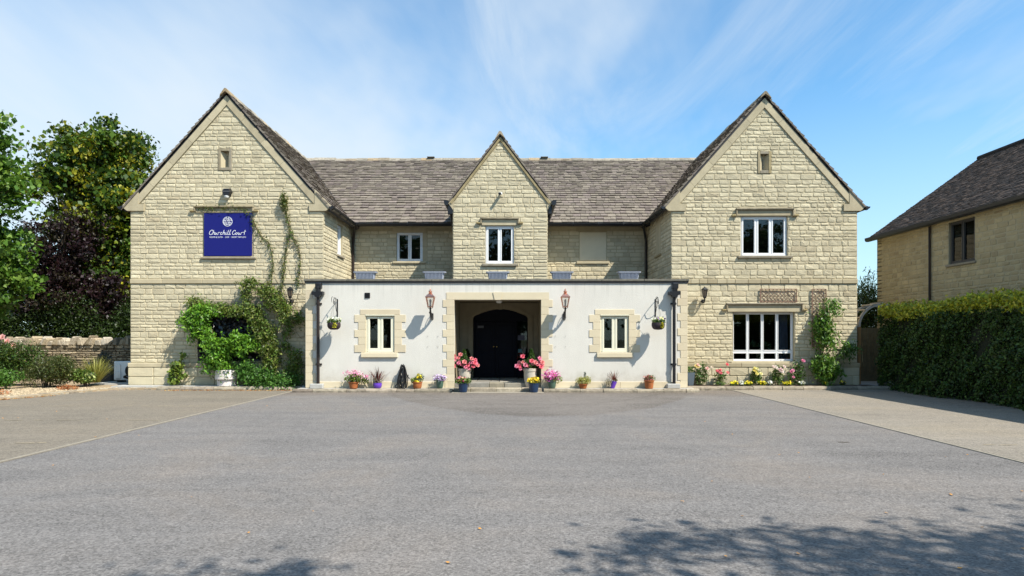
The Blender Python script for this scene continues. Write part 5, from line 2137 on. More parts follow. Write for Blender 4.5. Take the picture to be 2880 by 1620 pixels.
# hanging baskets
def basket(x, lab_b, lab_h, pal, seed, trail):
    so = .37
    b = thing('basket_bracket', lab_h, 'bracket', (x, D0, 2.2), 'basket brackets on the white wall')
    mb = MB()
    mb.cbox(-.018, .018, -.012, .0, 0, .52, .004)
    mb.tube(smooth_path([(0, -.01, .46), (0, -.14, .52), (0, -.3, .54), (0, -so - .03, .47), (0, -so - .02, .38), (0, -so + .02, .36)], 6), .010, 6)
    mb.tube(smooth_path([(0, -.01, .08), (0, -.1, .16), (0, -.2, .33), (0, -.24, .52)], 5), .008, 6)
    mb.tube(smooth_path([(0, -so, .54), (-.05, -so - .01, .56), (-.07, -so - .01, .48), (-.05, -so - .02, .40)], 4), .008, 6)
    mb.tube([(0, -so, .36), (0, -so, .44)], .018, 8)
    mb.build('arm', BLACK, b, world_space=False)
    t = thing('hanging_basket', lab_b, 'hanging basket', (x, D0 - so, 1.81), 'hanging baskets on the white wall')
    mb = MB()
    mb.lathe([(.02, 0), (.10, .006), (.155, .04), (.185, .10), (.188, .16), (.178, .21), (.165, .205), (.15, .17)], n=22)
    mb.build('bowl', RATTAN, t, smooth=True, world_space=False)
    mb = MB()
    for k in range(3):
        a = 2.1 * k + .6
        mb.tube([(.175 * math.cos(a), .175 * math.sin(a), .2), (0, 0, .75)], .0025, 4)
    mb.build('chains', BLACK, t, world_space=False)
    c = np.concatenate([blob(420, (0, 0, .24), (.2, .2, .10), seed, .5), blob(60, (.07, -.18, .12), (.05, .03, .1), seed + 1)])
    idx = np.concatenate([np.random.default_rng(seed).integers(0, 3, 420), np.full(60, 3)])
    link('foliage', leaf_mesh('foliage', c, .06, .4, ((.10, .19, .03), (.07, .15, .02), (.15, .22, .05), (.42, .40, .03)), (0, -.3, .6), .0, seed + 2, pal_idx=idx), LEAF, t, False)
    c = np.concatenate([blob(150, (0, -.02, .31), (.22, .2, .07), seed + 3, .5)])
    link('blooms', leaf_mesh('blooms', c, .045, .9, pal, (0, -.7, .8), 0, seed + 4), PETAL, t, False)
    return t


basket(-5.14, 'brown hanging basket with white and yellow flowers, left of the entrance', 'scrolled black basket bracket on the left of the white wall',
       ((.75, .75, .7), (.7, .72, .65), (.8, .8, .75), (.6, .65, .5)), 101, 0)
basket(4.22, 'brown hanging basket with purple and white flowers, right of the entrance', 'scrolled black basket bracket on the right of the white wall',
       ((.7, .72, .62), (.17, .05, .30), (.75, .72, .3), (.6, .62, .5)), 111, 0)

# troughs on the flat roof
tr = None
for u, lab in ((1028, 'lavender grey plastic trough on the roof edge, leftmost of five'), (1221.6, 'lavender grey plastic trough on the roof edge, second from left'),
               (1400, 'lavender grey plastic trough below the centre gable window'), (1579.5, 'lavender grey plastic trough on the roof edge, second from right'),
               (1768.5, 'lavender grey plastic trough on the roof edge, rightmost of five')):
    q = px(u, 785, 19.03)
    loc = (q.x, 19.03, 3.308)
    if tr is None:
        tr = thing('window_box', lab, 'trough', loc, 'troughs along the flat roof edge')
        mb = MB()

        def rring(w, d, z, r=.05):
            o_ = []
            for sx, sy, a0 in ((1, 1, 0), (-1, 1, 90), (-1, -1, 180), (1, -1, 270)):
                for k in range(4):
                    a = R(a0 + 30 * k)
                    o_.append((sx * (w - r) + r * math.cos(a), sy * (d - r) + r * math.sin(a), z))
            return o_
        rings = [rring(.27, .085, 0), rring(.30, .10, .19), rring(.345, .125, .19), rring(.35, .128, .225), rring(.325, .105, .225), rring(.30, .09, .15)]
        n = 16
        v_ = [p for r__ in rings for p in r__]
        f_ = [tuple(range(n - 1, -1, -1))]
        for i in range(len(rings) - 1):
            f_ += [(i * n + k, i * n + (k + 1) % n, (i + 1) * n + (k + 1) % n, (i + 1) * n + k) for k in range(n)]
        f_.append(tuple(range(5 * n, 6 * n)))
        mb.add(v_, f_)
        mb.build('body', TROUGHM, tr, world_space=False)
        mb = MB()
        for k in range(13):
            x = -.24 + .04 * k
            mb.tube([(x, -.094, .035), (x * 1.02, -.112, .175)], .010, 6)
        mb.build('flutes', TROUGHM, tr, world_space=False)
    else:
        dup(tr, loc, lab)

# coiled hose on its hook
q = px(1137, 1025, D0 - .06)
hs = thing('coiled_hose', 'black garden hose hung in long loops against the white wall', 'hose', (q.x, D0 - .1, .1))
mb = MB()
r_ = random.Random(9)
for k in range(9):
    top = q.z - .02 + r_.uniform(-.03, .03)
    bot = .03 + r_.uniform(0, .16)
    xc_ = q.x - .02 + r_.uniform(-.04, .05)
    w_ = r_.uniform(.05, .10)
    y = D0 - .05 - .018 * k
    drift = r_.uniform(-.08, .06)
    pts = []
    for i in range(22):
        a = 2 * math.pi * i / 22
        s = math.sin(a)
        z = (top + bot) / 2 + (top - bot) / 2 * s
        f = (1 - s) / 2
        pts.append((xc_ + math.cos(a) * w_ * (.6 + .8 * f) + drift * f, y + .02 * math.cos(a) - .08 * f * (k > 4), z))
    mb.tube(pts, .013, 7, closed=True)
mb.tube(smooth_path([(q.x - .05, D0 - .1, .5), (q.x - .14, D0 - .12, .3), (q.x - .25, D0 - .16, .16), (q.x - .2, D0 - .2, .12), (q.x - .05, D0 - .2, .115)], 6), .013, 7)
mb.build('loops', HOSEM, hs, smooth=True)
mb = MB()
mb.tube(smooth_path([(q.x, D0 + .02, q.z - .03), (q.x, D0 - .1, q.z - .035), (q.x, D0 - .19, q.z - .03), (q.x, D0 - .2, q.z + .02)], 4), .012, 6)
mb.build('hook', BLACK, hs)
mb = MB()
mb.tube([(q.x + .09, D0 - .12, q.z - .38), (q.x + .13, D0 - .13, q.z - .30)], [.02, .016], 8)
mb.tube([(q.x + .13, D0 - .13, q.z - .36), (q.x + .16, D0 - .14, q.z - .42)], [.014, .02], 8)
mb.build('nozzle', BLACK, hs)


# ------------------------------------------------------------------ pots and planting
def rose_mesh(name, r, col, seed):
    g = random.Random(seed)
    mb = MB()
    for ring, (n, rr, tilt, sz) in enumerate(((3, .12, 1.35, .55), (4, .3, 1.0, .7), (5, .5, .65, .85), (6, .68, .25, .8))):
        for k in range(n):
            a = 2 * math.pi * (k + ring * .5 + g.uniform(-.15, .15)) / n
            d = Vector((math.cos(a), math.sin(a), 0))
            s = Vector((-math.sin(a), math.cos(a), 0))
            o_ = d * rr * r * .5 + Vector((0, 0, r * .1))
            up_ = (d * math.cos(tilt) + Vector((0, 0, 1)) * math.sin(tilt))
            h_ = r * sz
            w_ = r * sz * .55
            v_ = [o_ - s * w_ * .5, o_ + s * w_ * .5, o_ + up_ * h_ * .6 + s * w_, o_ + up_ * h_ + d * r * .1, o_ + up_ * h_ * .6 - s * w_]
            m_ = g.uniform(.8, 1.12)
            mb.add([tuple(p) for p in v_], [(0, 1, 2, 3, 4)], tuple(min(1, c * m_) for c in col))
    return mb.mesh(name)


def put_rose(me, parent, p, facing, scale=1.0):
    o = bpy.data.objects.new('bloom', me)
    if not me.materials:
        me.materials.append(PETAL)
    COL.objects.link(o)
    o.parent = parent
    o.location = p
    d = Vector(facing).normalized()
    o.rotation_euler = d.to_track_quat('Z', 'Y').to_euler()
    o.scale = (scale,) * 3
    return o


def pot_lathe(t, mat, r0, r1, h, rim=True, ribs=0, name='pot', tilt=0.0, bulge=0.0):
    prof = [(r0 * .9, 0), (r0, .008)]
    nst = 8
    for i in range(1, nst + 1):
        f = i / nst
        rr = r0 + (r1 - r0) * f + bulge * math.sin(math.pi * f)
        if ribs:
            rr += .006 * math.sin(f * ribs * 2 * math.pi)
        prof.append((rr, h * f * (.84 if rim else .97)))
    if rim:
        prof += [(r1 + .014, h * .845), (r1 + .018, h * .985), (r1 + .008, h)]
    else:
        prof += [(r1 + .004, h * .985), (r1 - .002, h)]
    prof += [(r1 - .018, h * .985), (r1 - .03, h * .86)]
    mb = MB()
    mb.lathe(prof, n=26)
    if tilt:
        for i, p in enumerate(mb.v):
            mb.v[i] = (p[0] * math.cos(tilt) + p[2] * math.sin(tilt), p[1], -p[0] * math.sin(tilt) * .6 + p[2] * math.cos(tilt))
    mb.build(name, mat, t, smooth=True, world_space=False)
    mb = MB()
    mb.lathe([(.001, h * .84), (r1 - .022, h * .86)], n=18)
    if not tilt:
        mb.build('soil', SOIL, t, world_space=False)


def foliage(t, c, size, aspect, pal, seed, bias=(0, -.4, .7), name='foliage', droop=.1, mat=None, idx=None):
    return link(name, leaf_mesh(name, c, size, aspect, pal, bias, droop, seed, pal_idx=idx), mat or LEAF, t, False)


GREENS = ((.06, .13, .02), (.085, .17, .025), (.045, .10, .016), (.11, .19, .03))
LIMES = ((.14, .22, .03), (.19, .25, .04), (.10, .18, .025), (.26, .27, .05))


def at(u, y, z):
    return ((u - U0) * y / F0, y, z)


YP = 18.70
# 1 terracotta with pale pink geraniums
t = thing('flower_pot', 'terracotta pot spilling pale pink geraniums, leftmost pot along the white wall', 'flower pot', at(994.5, YP, .1), 'pots along the entrance front')
pot_lathe(t, TERRA, .105, .135, .2)
foliage(t, np.concatenate([blob(520, (0, 0, .30), (.27, .2, .14), 201, .6), blob(160, (.3, 0, .25), (.16, .1, .12), 202)]), .055, .6, LIMES[:3] + ((.16, .2, .06),), 203)
foliage(t, np.concatenate([blob(190, (0, -.03, .44), (.33, .2, .13), 204, .8), blob(60, (.36, -.02, .34), (.14, .1, .13), 205, .8)]), .042, .9, ((.75, .32, .50), (.80, .45, .62), (.70, .22, .42), (.82, .60, .68)), 206, (0, -.8, .5), 'blooms', mat=PETAL)
# 2 purple pot with dark red cordyline
t = thing('flower_pot', 'round purple pot with dark red spiky cordyline, under the left window', 'flower pot', at(1062, YP, .1), 'pots along the entrance front')
pot_lathe(t, PURPLE, .085, .12, .17, False, bulge=.02)
link('spikes', spike_mesh('spikes', (0, 0, .16), 42, .48, .026, ((.12, .025, .03), (.16, .035, .035), (.08, .02, .025), (.10, .06, .035)), 211, (.05, .85), .22), LEAF, t, False)
foliage(t, blob(240, (0, 0, .22), (.2, .15, .09), 212, .6), .035, .5, ((.10, .13, .04), (.30, .30, .24), (.16, .08, .07), (.55, .52, .46)), 213)
# 4 terracotta with yellow pansies
t = thing('flower_pot', 'small terracotta pot of yellow pansies and grasses, next to the black hose', 'flower pot', at(1174, YP - .02, .1), 'pots along the entrance front')
pot_lathe(t, TERRA, .10, .13, .2, bulge=.01)
foliage(t, np.concatenate([blob(260, (-.08, 0, .24), (.13, .12, .10), 221, .6), blob(220, (.07, 0, .32), (.13, .1, .13), 222, .6)]), .05, .45, LIMES + ((.05, .10, .03),), 223)
foliage(t, np.concatenate([blob(26, (.06, -.05, .36), (.13, .06, .10), 224, .8), blob(16, (0, -.1, .22), (.10, .05, .05), 225)]), .05, .95, ((.78, .60, .03), (.80, .66, .05)), 226, (0, -1, .5), 'blooms', mat=PETAL)
# 5 green pot with lilac flowers
t = thing('flower_pot', 'green glazed pot heaped with lilac flowers left of the entrance quoins', 'flower pot', at(1237, YP, .1), 'pots along the entrance front')
pot_lathe(t, GREENG, .075, .115, .24, False, bulge=.012)
foliage(t, blob(260, (0, 0, .27), (.2, .15, .09), 231, .6), .045, .5, GREENS, 232)
foliage(t, blob(330, (0, -.02, .31), (.25, .18, .11), 233, .7), .042, .95, ((.42, .24, .62), (.62, .50, .76), (.50, .32, .70), (.72, .66, .78)), 234, (0, -.7, .7), 'blooms', mat=PETAL)
# 10 green pot with magenta petunias
t = thing('flower_pot', 'green glazed pot overflowing with magenta petunias right of the entrance', 'flower pot', at(1552.5, YP, .1), 'pots along the entrance front')
pot_lathe(t, GREENG, .085, .125, .26, False, bulge=.012)
foliage(t, np.concatenate([blob(420, (0, 0, .30), (.24, .17, .13), 241, .6), blob(120, (.18, -.02, .26), (.14, .1, .12), 245)]), .045, .5, LIMES, 242)
foliage(t, blob(420, (-.02, -.03, .38), (.29, .18, .19), 243, .7), .045, .95, ((.70, .14, .52), (.78, .25, .60), (.60, .10, .42), (.82, .42, .68), (.74, .18, .45)), 244, (0, -.8, .5), 'blooms', mat=PETAL)
# 11 low terracotta, yellow green cushion
t = thing('flower_pot', 'low terracotta pot hidden under a yellow green cushion plant', 'flower pot', at(1640, YP, .1), 'pots along the entrance front')
pot_lathe(t, TERRA, .09, .125, .14)
foliage(t, np.concatenate([blob(520, (-.08, 0, .23), (.15, .14, .12), 251, .6), blob(520, (.10, 0, .24), (.15, .14, .13), 252, .6)]), .035, .45, ((.36, .35, .05), (.28, .30, .05), (.42, .40, .10), (.22, .25, .04)), 253)
foliage(t, blob(120, (.05, 0, .40), (.04, .04, .10), 254), .03, .4, ((.02, .05, .025), (.03, .06, .03)), 255, name='dwarf_conifer')
# 12 tilted purple pot with cordyline
t = thing('flower_pot', 'tilted purple pot with thin red cordyline and wire frame, under the right window', 'flower pot', at(1722, YP, .1), 'pots along the entrance front')
pot_lathe(t, PURPLE, .06, .085, .22, False, tilt=.28)
link('spikes', spike_mesh('spikes', (.05, 0, .22), 26, .34, .022, ((.14, .03, .03), (.20, .06, .04), (.10, .04, .03)), 261, (.1, 1.1), .15), LEAF, t, False)
foliage(t, np.concatenate([blob(160, (-.10, 0, .19), (.12, .1, .09), 262), blob(90, (.09, 0, .24), (.08, .08, .06), 263)]), .035, .5, ((.50, .48, .40), (.16, .17, .06), (.30, .27, .17), (.14, .08, .05)), 264)
mb = MB()
for x, z in ((-.13, .45), (-.17, .3), (-.09, .42)):
    mb.tube([(x, 0, 0), (x, 0, z)], .004, 5)
mb.tube([(-.17, 0, .3), (-.09, 0, .3)], .003, 4)
mb.build('wire_frame', BROWNP, t, world_space=False)
# 13 terracotta with red heather
t = thing('flower_pot', 'upright terracotta pot of small red flowers beside the right downpipe', 'flower pot', at(1825.5, YP, .1), 'pots along the entrance front')
pot_lathe(t, TERRA, .11, .135, .245)
foliage(t, blob(330, (.02, 0, .30), (.18, .13, .10), 271, .6), .04, .5, GREENS + ((.12, .16, .04),), 272)
foliage(t, blob(260, (-.03, -.02, .31), (.17, .13, .11), 273, .7), .032, .8, ((.42, .10, .12), (.50, .18, .16), (.60, .34, .28), (.34, .08, .10)), 274, (0, -.8, .5), 'blooms', mat=PETAL)
# blue pots in front of the urns
t = thing('flower_pot', 'ribbed blue pot with green leaves and pink flowers left of the doorstep', 'flower pot', at(1303, 18.42, .014), 'pots along the entrance front')
pot_lathe(t, BLUEG, .105, .155, .26, False, ribs=4)
foliage(t, blob(520, (0, 0, .32), (.26, .18, .12), 281, .6), .06, .5, LIMES[:3] + GREENS, 282)
foliage(t, np.concatenate([blob(46, (-.06, -.06, .38), (.2, .1, .08), 283), ]), .05, .95, ((.60, .12, .20), (.70, .40, .45), (.75, .55, .06)), 284, (0, -.9, .5), 'blooms', mat=PETAL)
t = thing('flower_pot', 'ribbed blue pot full of yellow pansies right of the doorstep', 'flower pot', at(1501, 18.42, .014), 'pots along the entrance front')
pot_lathe(t, BLUEG, .115, .16, .265, False, ribs=4)
foliage(t, blob(260, (0, 0, .31), (.19, .15, .08), 291, .6), .05, .5, LIMES, 292)
foliage(t, blob(210, (0, -.03, .35), (.2, .15, .10), 293, .7), .048, .95, ((.78, .58, .02), (.72, .46, .02), (.80, .66, .10), (.75, .55, .05)), 294, (0, -.8, .6), 'blooms', mat=PETAL)
# urns with conifers and pink begonias
ROSES = [rose_mesh('bloom_%d' % i, .062, c, 300 + i) for i, c in enumerate(((.85, .20, .28), (.80, .28, .42), (.86, .32, .33)))]
for side, u, lab in ((-1, 1307, 'pale stone urn with pink begonias and a small conifer, left of the doorway'), (1, 1491, 'pale stone urn with coral begonias and a small conifer, right of the doorway')):
    t = thing('flower_urn', lab, 'urn', at(u, 19.12, .25), 'urns flanking the doorway')
    if side > 0:
        t.location = at(u, 18.98, .12)
    hu = .42 if side < 0 else .56
    pot_lathe(t, PALEURN, .125, .185, hu, True, bulge=.02, name='urn')
    foliage(t, np.concatenate([blob(900, (.02, 0, hu + .12), (.33, .24, .15), 310 + side, .6)]), .075, .65, ((.03, .065, .014), (.045, .09, .018), (.03, .05, .015), (.06, .11, .02)), 312 + side)
    c = []
    g2 = np.random.default_rng(315 + side)
    for i in range(1500):
        f = g2.random()
        a = g2.random() * 6.28
        rr = .14 * (1 - f) ** .8 * g2.random() ** .4 + .01
        c.append((-.0 + rr * math.cos(a) + (.04 if side > 0 else -.02), .03 + rr * math.sin(a), hu + .12 + .44 * f))
    foliage(t, np.array(c), .05, .35, ((.05, .11, .02), (.07, .14, .025), (.035, .08, .015)), 318 + side, (0, -.2, .9), 'conifer', -.6)
    spots = [(-.30, .30), (-.28, .22), (-.33, .12), (-.28, .02), (-.16, .12), (-.12, .36), (-.05, .06), (.04, .0), (.02, .14), (.12, .05), (.17, .13), (.2, .24), (.3, .2), (.33, .1), (.36, .04), (.25, .02), (.14, -.04), (-.18, .26), (.30, .12)]
    if side > 0:
        spots = [(-.36, .02), (-.32, .12), (-.28, .02), (-.26, -.06), (-.2, .13), (-.22, .3), (-.12, .05), (-.06, .02), (.04, .16), (.06, .1), (.16, .12), (.2, .06), (.25, .1), (.32, .12), (.3, .0), (.26, .24), (.34, .06), (-.3, -.0)]
    for i, (x, z) in enumerate(spots):
        put_rose(ROSES[(i + (0 if side < 0 else 1)) % 3], t, (x * 1.05 + rng.uniform(-.02, .02), -.20 + .25 * abs(x) + rng.uniform(-.04, .03), hu + .05 + z), (x * 1.2, -1, .5), rng.uniform(.85, 1.2))

# small cherry laurel pots behind: second dark conifer in the porch
for x, lab in ((-1.42, 'dark clipped conifer in the shaded left corner of the porch'), (.60, 'dark clipped conifer in the shaded right corner of the porch')):
    t = thing('porch_conifer', lab, 'conifer', (x, 20.3, .25), 'dark conifers inside the porch')
    pot_lathe(t, BLACK, .12, .15, .25)
    c = []
    for i in range(1200):
        f = g2.random()
        a = g2.random() * 6.28
        rr = .17 * (1 - f ** 2) ** .7 * g2.random() ** .35 + .01
        c.append((rr * math.cos(a), rr * math.sin(a), .25 + .72 * f))
    foliage(t, np.array(c), .06, .4, ((.02, .045, .012), (.03, .06, .014)), 330, (0, -.2, .8))

# white round planter on the left terrace
wp = thing('round_planter', 'white two tier concrete planter at the foot of the wisteria', 'planter', at(639, 19.72, .105))
mb = MB()
mb.lathe([(.27, 0), (.285, .01), (.285, .19), (.26, .20), (.335, .205), (.345, .215), (.345, .485), (.335, .495), (.30, .495), (.29, .40)], n=32)
mb.build('bowl', WHITEPOT, wp, smooth=True, world_space=False)
mb = MB()
mb.lathe([(.001, .42), (.295, .42)], n=20)
mb.build('soil', SOIL, wp, world_space=False)


# climbers: regions are given on the wall plane (m), built as leaf masses standing off the wall
def ll(zx, zy, ox=460, oy=720, sc_=3.716, D=19.85):
    q = px(ox + zx / sc_, oy + zy / sc_, D)
    return q.x, q.z


def mass(regs, per, seed, D=19.85, thick=.16):
    """regs: (zx0,zx1,zy0,zy1,weight[,thick]) ellipses"""
    pts = []
    for i, r__ in enumerate(regs):
        x0_, z1_ = ll(r__[0], r__[2])
        x1_, z0_ = ll(r__[1], r__[3])
        th = r__[5] if len(r__) > 5 else thick
        n_ = int(per * r__[4] * (x1_ - x0_) * (z1_ - z0_))
        pts.append(blob(max(n_, 8), ((x0_ + x1_) / 2, D - th * .75, (z0_ + z1_) / 2), ((x1_ - x0_) / 2, th, (z1_ - z0_) / 2), seed + i, .5))
    return np.concatenate(pts)


def keep_open(c, D=19.8):
    """thin out growth where the dark screen shows through"""
    g = np.random.default_rng(5)
    drop = np.zeros(len(c), bool)
    for a, b, z0_, z1_ in ((500, 900, 640, 775), (560, 760, 760, 860), (362, 450, 860, 1090), (900, 1015, 1000, 1090), (800, 930, 770, 830)):
        x0_, zt = ll(a, z0_)
        x1_, zb = ll(b, z1_)
        drop |= (c[:, 0] > x0_) & (c[:, 0] < x1_) & (c[:, 2] > zb) & (c[:, 2] < zt)
    return c[~(drop & (g.random(len(c)) < .93))]


wi = thing('wisteria', 'bright green wisteria climbing from the white planter over the dark leaf screen', 'climber', (*ll(660, 1210)[:1], 19.72, .5))
W1 = [(225, 480, 560, 730, 1.0, .22), (300, 600, 500, 690, 1.0, .24), (330, 560, 690, 880, .9, .22), (640, 940, 780, 930, 1.0, .26), (470, 800, 850, 1010, 1.0, .28),
      (800, 1000, 850, 1000, .8, .22), (500, 720, 980, 1120, .9, .26), (450, 600, 1060, 1180, .7, .2), (600, 745, 1080, 1200, .7, .25), (560, 640, 800, 880, .6, .2), (780, 840, 670, 730, .4)]
link('leaves', leaf_mesh('leaves', keep_open(sprays(mass(W1, 4000, 400), 402, 11, .30, .4, wid=.05)), .095, .4, ((.10, .24, .018), (.13, .28, .022), (.075, .19, .015), (.17, .31, .03)), (0, -.8, .5), .6, 401), LEAF, wi)
mb = MB()
bx_, bz_ = ll(655, 1215)
for tx, tz in ((400, 620), (520, 760), (820, 880), (560, 1000), (640, 1080), (330, 650)):
    ex_, ez_ = ll(tx, tz)
    mb.tube(smooth_path([(bx_, 19.7, .5), ((bx_ * .7 + ex_ * .3), 19.66, .5 + (ez_ - .5) * .45), (ex_, 19.72, ez_)], 5), .014, 6)
mb.build('stems', STEM, wi)

ja = thing('jasmine_climber', 'tangled darker green jasmine climbing the left wing around the blocked window', 'climber', (*ll(1150, 1300)[:1], 19.8, .1))
J1 = [(265, 430, 425, 540, .8, .13), (430, 700, 490, 590, .8, .13), (640, 1050, 500, 640, 1.0, .17), (880, 1080, 560, 760, 1.0, .18), (960, 1190, 680, 900, .9, .17), (1010, 1200, 850, 1080, .9, .17),
      (1060, 1220, 1020, 1220, .9, .17), (815, 1000, 225, 330, .8, .13), (830, 905, 300, 500, .7, .10), (980, 1140, 300, 400, .6, .10), (1060, 1210, 340, 430, .6, .12),
      (1110, 1280, 395, 560, .9, .16), (1180, 1340, 470, 600, .9, .16), (1225, 1360, 560, 720, .8, .15), (1340, 1480, 575, 700, .55, .12), (1260, 1340, 680, 860, .5, .1),
      (1200, 1360, 870, 1000, .25, .10), (1300, 1465, 970, 1120, .5, .14), (1260, 1480, 1080, 1300, .65, .18), (1040, 1100, 380, 560, .3, .06)]
JP = ((.10, .17, .024), (.13, .20, .032), (.075, .13, .02), (.19, .22, .045), (.15, .17, .05))
link('leaves', leaf_mesh('leaves', keep_open(sprays(mass(J1, 3300, 430, 19.9), 432, 6, .18, .2, wid=.05)), .08, .42, JP, (0, -.7, .5), .5, 431), LEAF, ja)
J2 = [(790, 1000, 1120, 1290, .9, .2), (900, 1200, 1180, 1350, 1.0, .25), (1050, 1330, 1240, 1390, 1.0, .3), (1250, 1470, 1240, 1370, .9, .28), (820, 960, 1080, 1180, .7, .15)]
link('ground_growth', leaf_mesh('ground_growth', sprays(mass(J2, 4600, 460, 19.8), 462, 6, .2, .2, wid=.07), .08, .45, ((.06, .16, .022), (.08, .19, .03), (.045, .12, .018), (.10, .2, .04)), (0, -.6, .7), .3, 461), LEAF, ja)


# strands up the wall (points in a second zoom: origin 0,220 scale 2.683)
def l2(zx, zy, D=19.95):
    q = px(zx / 2.683, 220 + zy / 2.683, D)
    return (q.x, D, q.z)


strands = [
    ([(1700, 975), (1820, 985), (1890, 1040), (1925, 1110), (1970, 1185), (2020, 1240), (2048, 1300), (2058, 1400), (2050, 1470), (2030, 1560), (1990, 1620)], 520, .045),
    ([(1500, 975), (1600, 985), (1700, 975)], 120, .03),
    ([(2140, 870), (2150, 960), (2170, 1060), (2190, 1150), (2165, 1270), (2150, 1370), (2140, 1470), (2125, 1580), (2110, 1640)], 620, .05),
    ([(2190, 1150), (2225, 1220), (2258, 1300), (2265, 1400), (2255, 1500), (2250, 1560)], 260, .04)]
cc_l = []
mb = MB()
g2 = np.random.default_rng(77)
for pts, n_, sp_ in strands:
    path = smooth_path([l2(*p) for p in pts], 8)
    mb.tube([(p.x, p.y + .02, p.z) for p in path], .008, 5)
    mb.tube([(p.x + .03 * math.sin(i * .7), p.y + .02, p.z) for i, p in enumerate(path)], .005, 4)
    for _ in range(n_):
        p = path[g2.integers(0, len(path))]
        cc_l.append((p.x + g2.normal() * sp_ * .9, p.y - abs(g2.normal()) * .04, p.z + g2.normal() * .06))
x_, _, z_ = l2(2145, 940)
cc_l += list(blob(420, (x_ + .02, 19.88, z_), (.16, .10, .32), 78, .6))
mb2 = MB()
rr_ = random.Random(15)
for _ in range(26):      # bare tendrils and dried stems
    u0_, v0_ = rr_.uniform(1170, 1480), rr_.uniform(280, 900)
    a = ll(u0_, v0_, D=19.96)
    b = ll(u0_ + rr_.uniform(-90, 90), v0_ - rr_.uniform(-60, 200), D=19.96)
    m_ = ((a[0] + b[0]) / 2 + rr_.uniform(-.08, .08), (a[1] + b[1]) / 2)
    mb2.tube(smooth_path([(a[0], 19.95, a[1]), (m_[0], 19.94, m_[1]), (b[0], 19.955, b[1])], 4), .005, 4)
mb2.build('tendrils', STEM, ja)
mb.build('stems', STEM, ja)
link('strand_leaves', leaf_mesh('strand_leaves', np.array(cc_l), .06, .42, ((.12, .14, .035), (.09, .13, .025), (.17, .16, .05), (.06, .11, .02)), (0, -.8, .4), .5, 79), LEAF, ja)

# small vine at the far left of the wing
sv = thing('young_vine', 'small yellow green vine in a pot near the left wing corner', 'climber', (*ll(150, 1350)[:1], 19.75, .105))
V1 = [(90, 240, 1090, 1200, .9), (70, 230, 1150, 1270, .9), (60, 200, 1240, 1345, .8), (180, 270, 1220, 1290, .6), (180, 265, 1005, 1090, .5, .1)]
link('leaves', leaf_mesh('leaves', mass(V1, 1500, 480, 19.85), .09, .7, ((.14, .21, .03), (.10, .17, .025), (.20, .26, .04)), (0, -.7, .5), .5, 481), LEAF, sv)
mb = MB()
for tx, tz in ((160, 1150), (130, 1250), (220, 1040)):
    ex_, ez_ = ll(tx, tz)
    ax_, _z = ll(150, 1345)
    mb.tube(smooth_path([(ax_, 19.75, .12), ((ax_ + ex_) / 2, 19.7, (ez_ + .2) / 2), (ex_, 19.76, ez_)], 4), .012, 6)
mb.build('stems', STEM, sv)

# screen of dark artificial leaves in the blocked ground floor window
ls = thing('leaf_screen', 'panel of glossy black artificial leaves filling the left ground floor window', 'screen', (-8.8, 19.98, .86))
mb = MB()
mb.box(-9.785, -7.825, 20.05, 20.07, .865, 2.555)
mb.build('backing_board', BLACK, ls)
g2 = np.random.default_rng(91)
c = np.stack([g2.uniform(-9.77, -7.84, 2300), 20.0 + g2.normal(size=2300) * .018, g2.uniform(.88, 2.54, 2300)], 1)
link('leaves', leaf_mesh('leaves', c, .095, .6, ((.010, .010, .013), (.014, .013, .017), (.007, .007, .010)), (.25, -1.2, .45), .3, 92, spread=.55), DARKLEAF, ls)

# right wing bed
def l6(zx, zy, D=19.7):
    q = px(1900 + zx / 4.39, 780 + zy / 4.39, D)
    return q.x, q.z


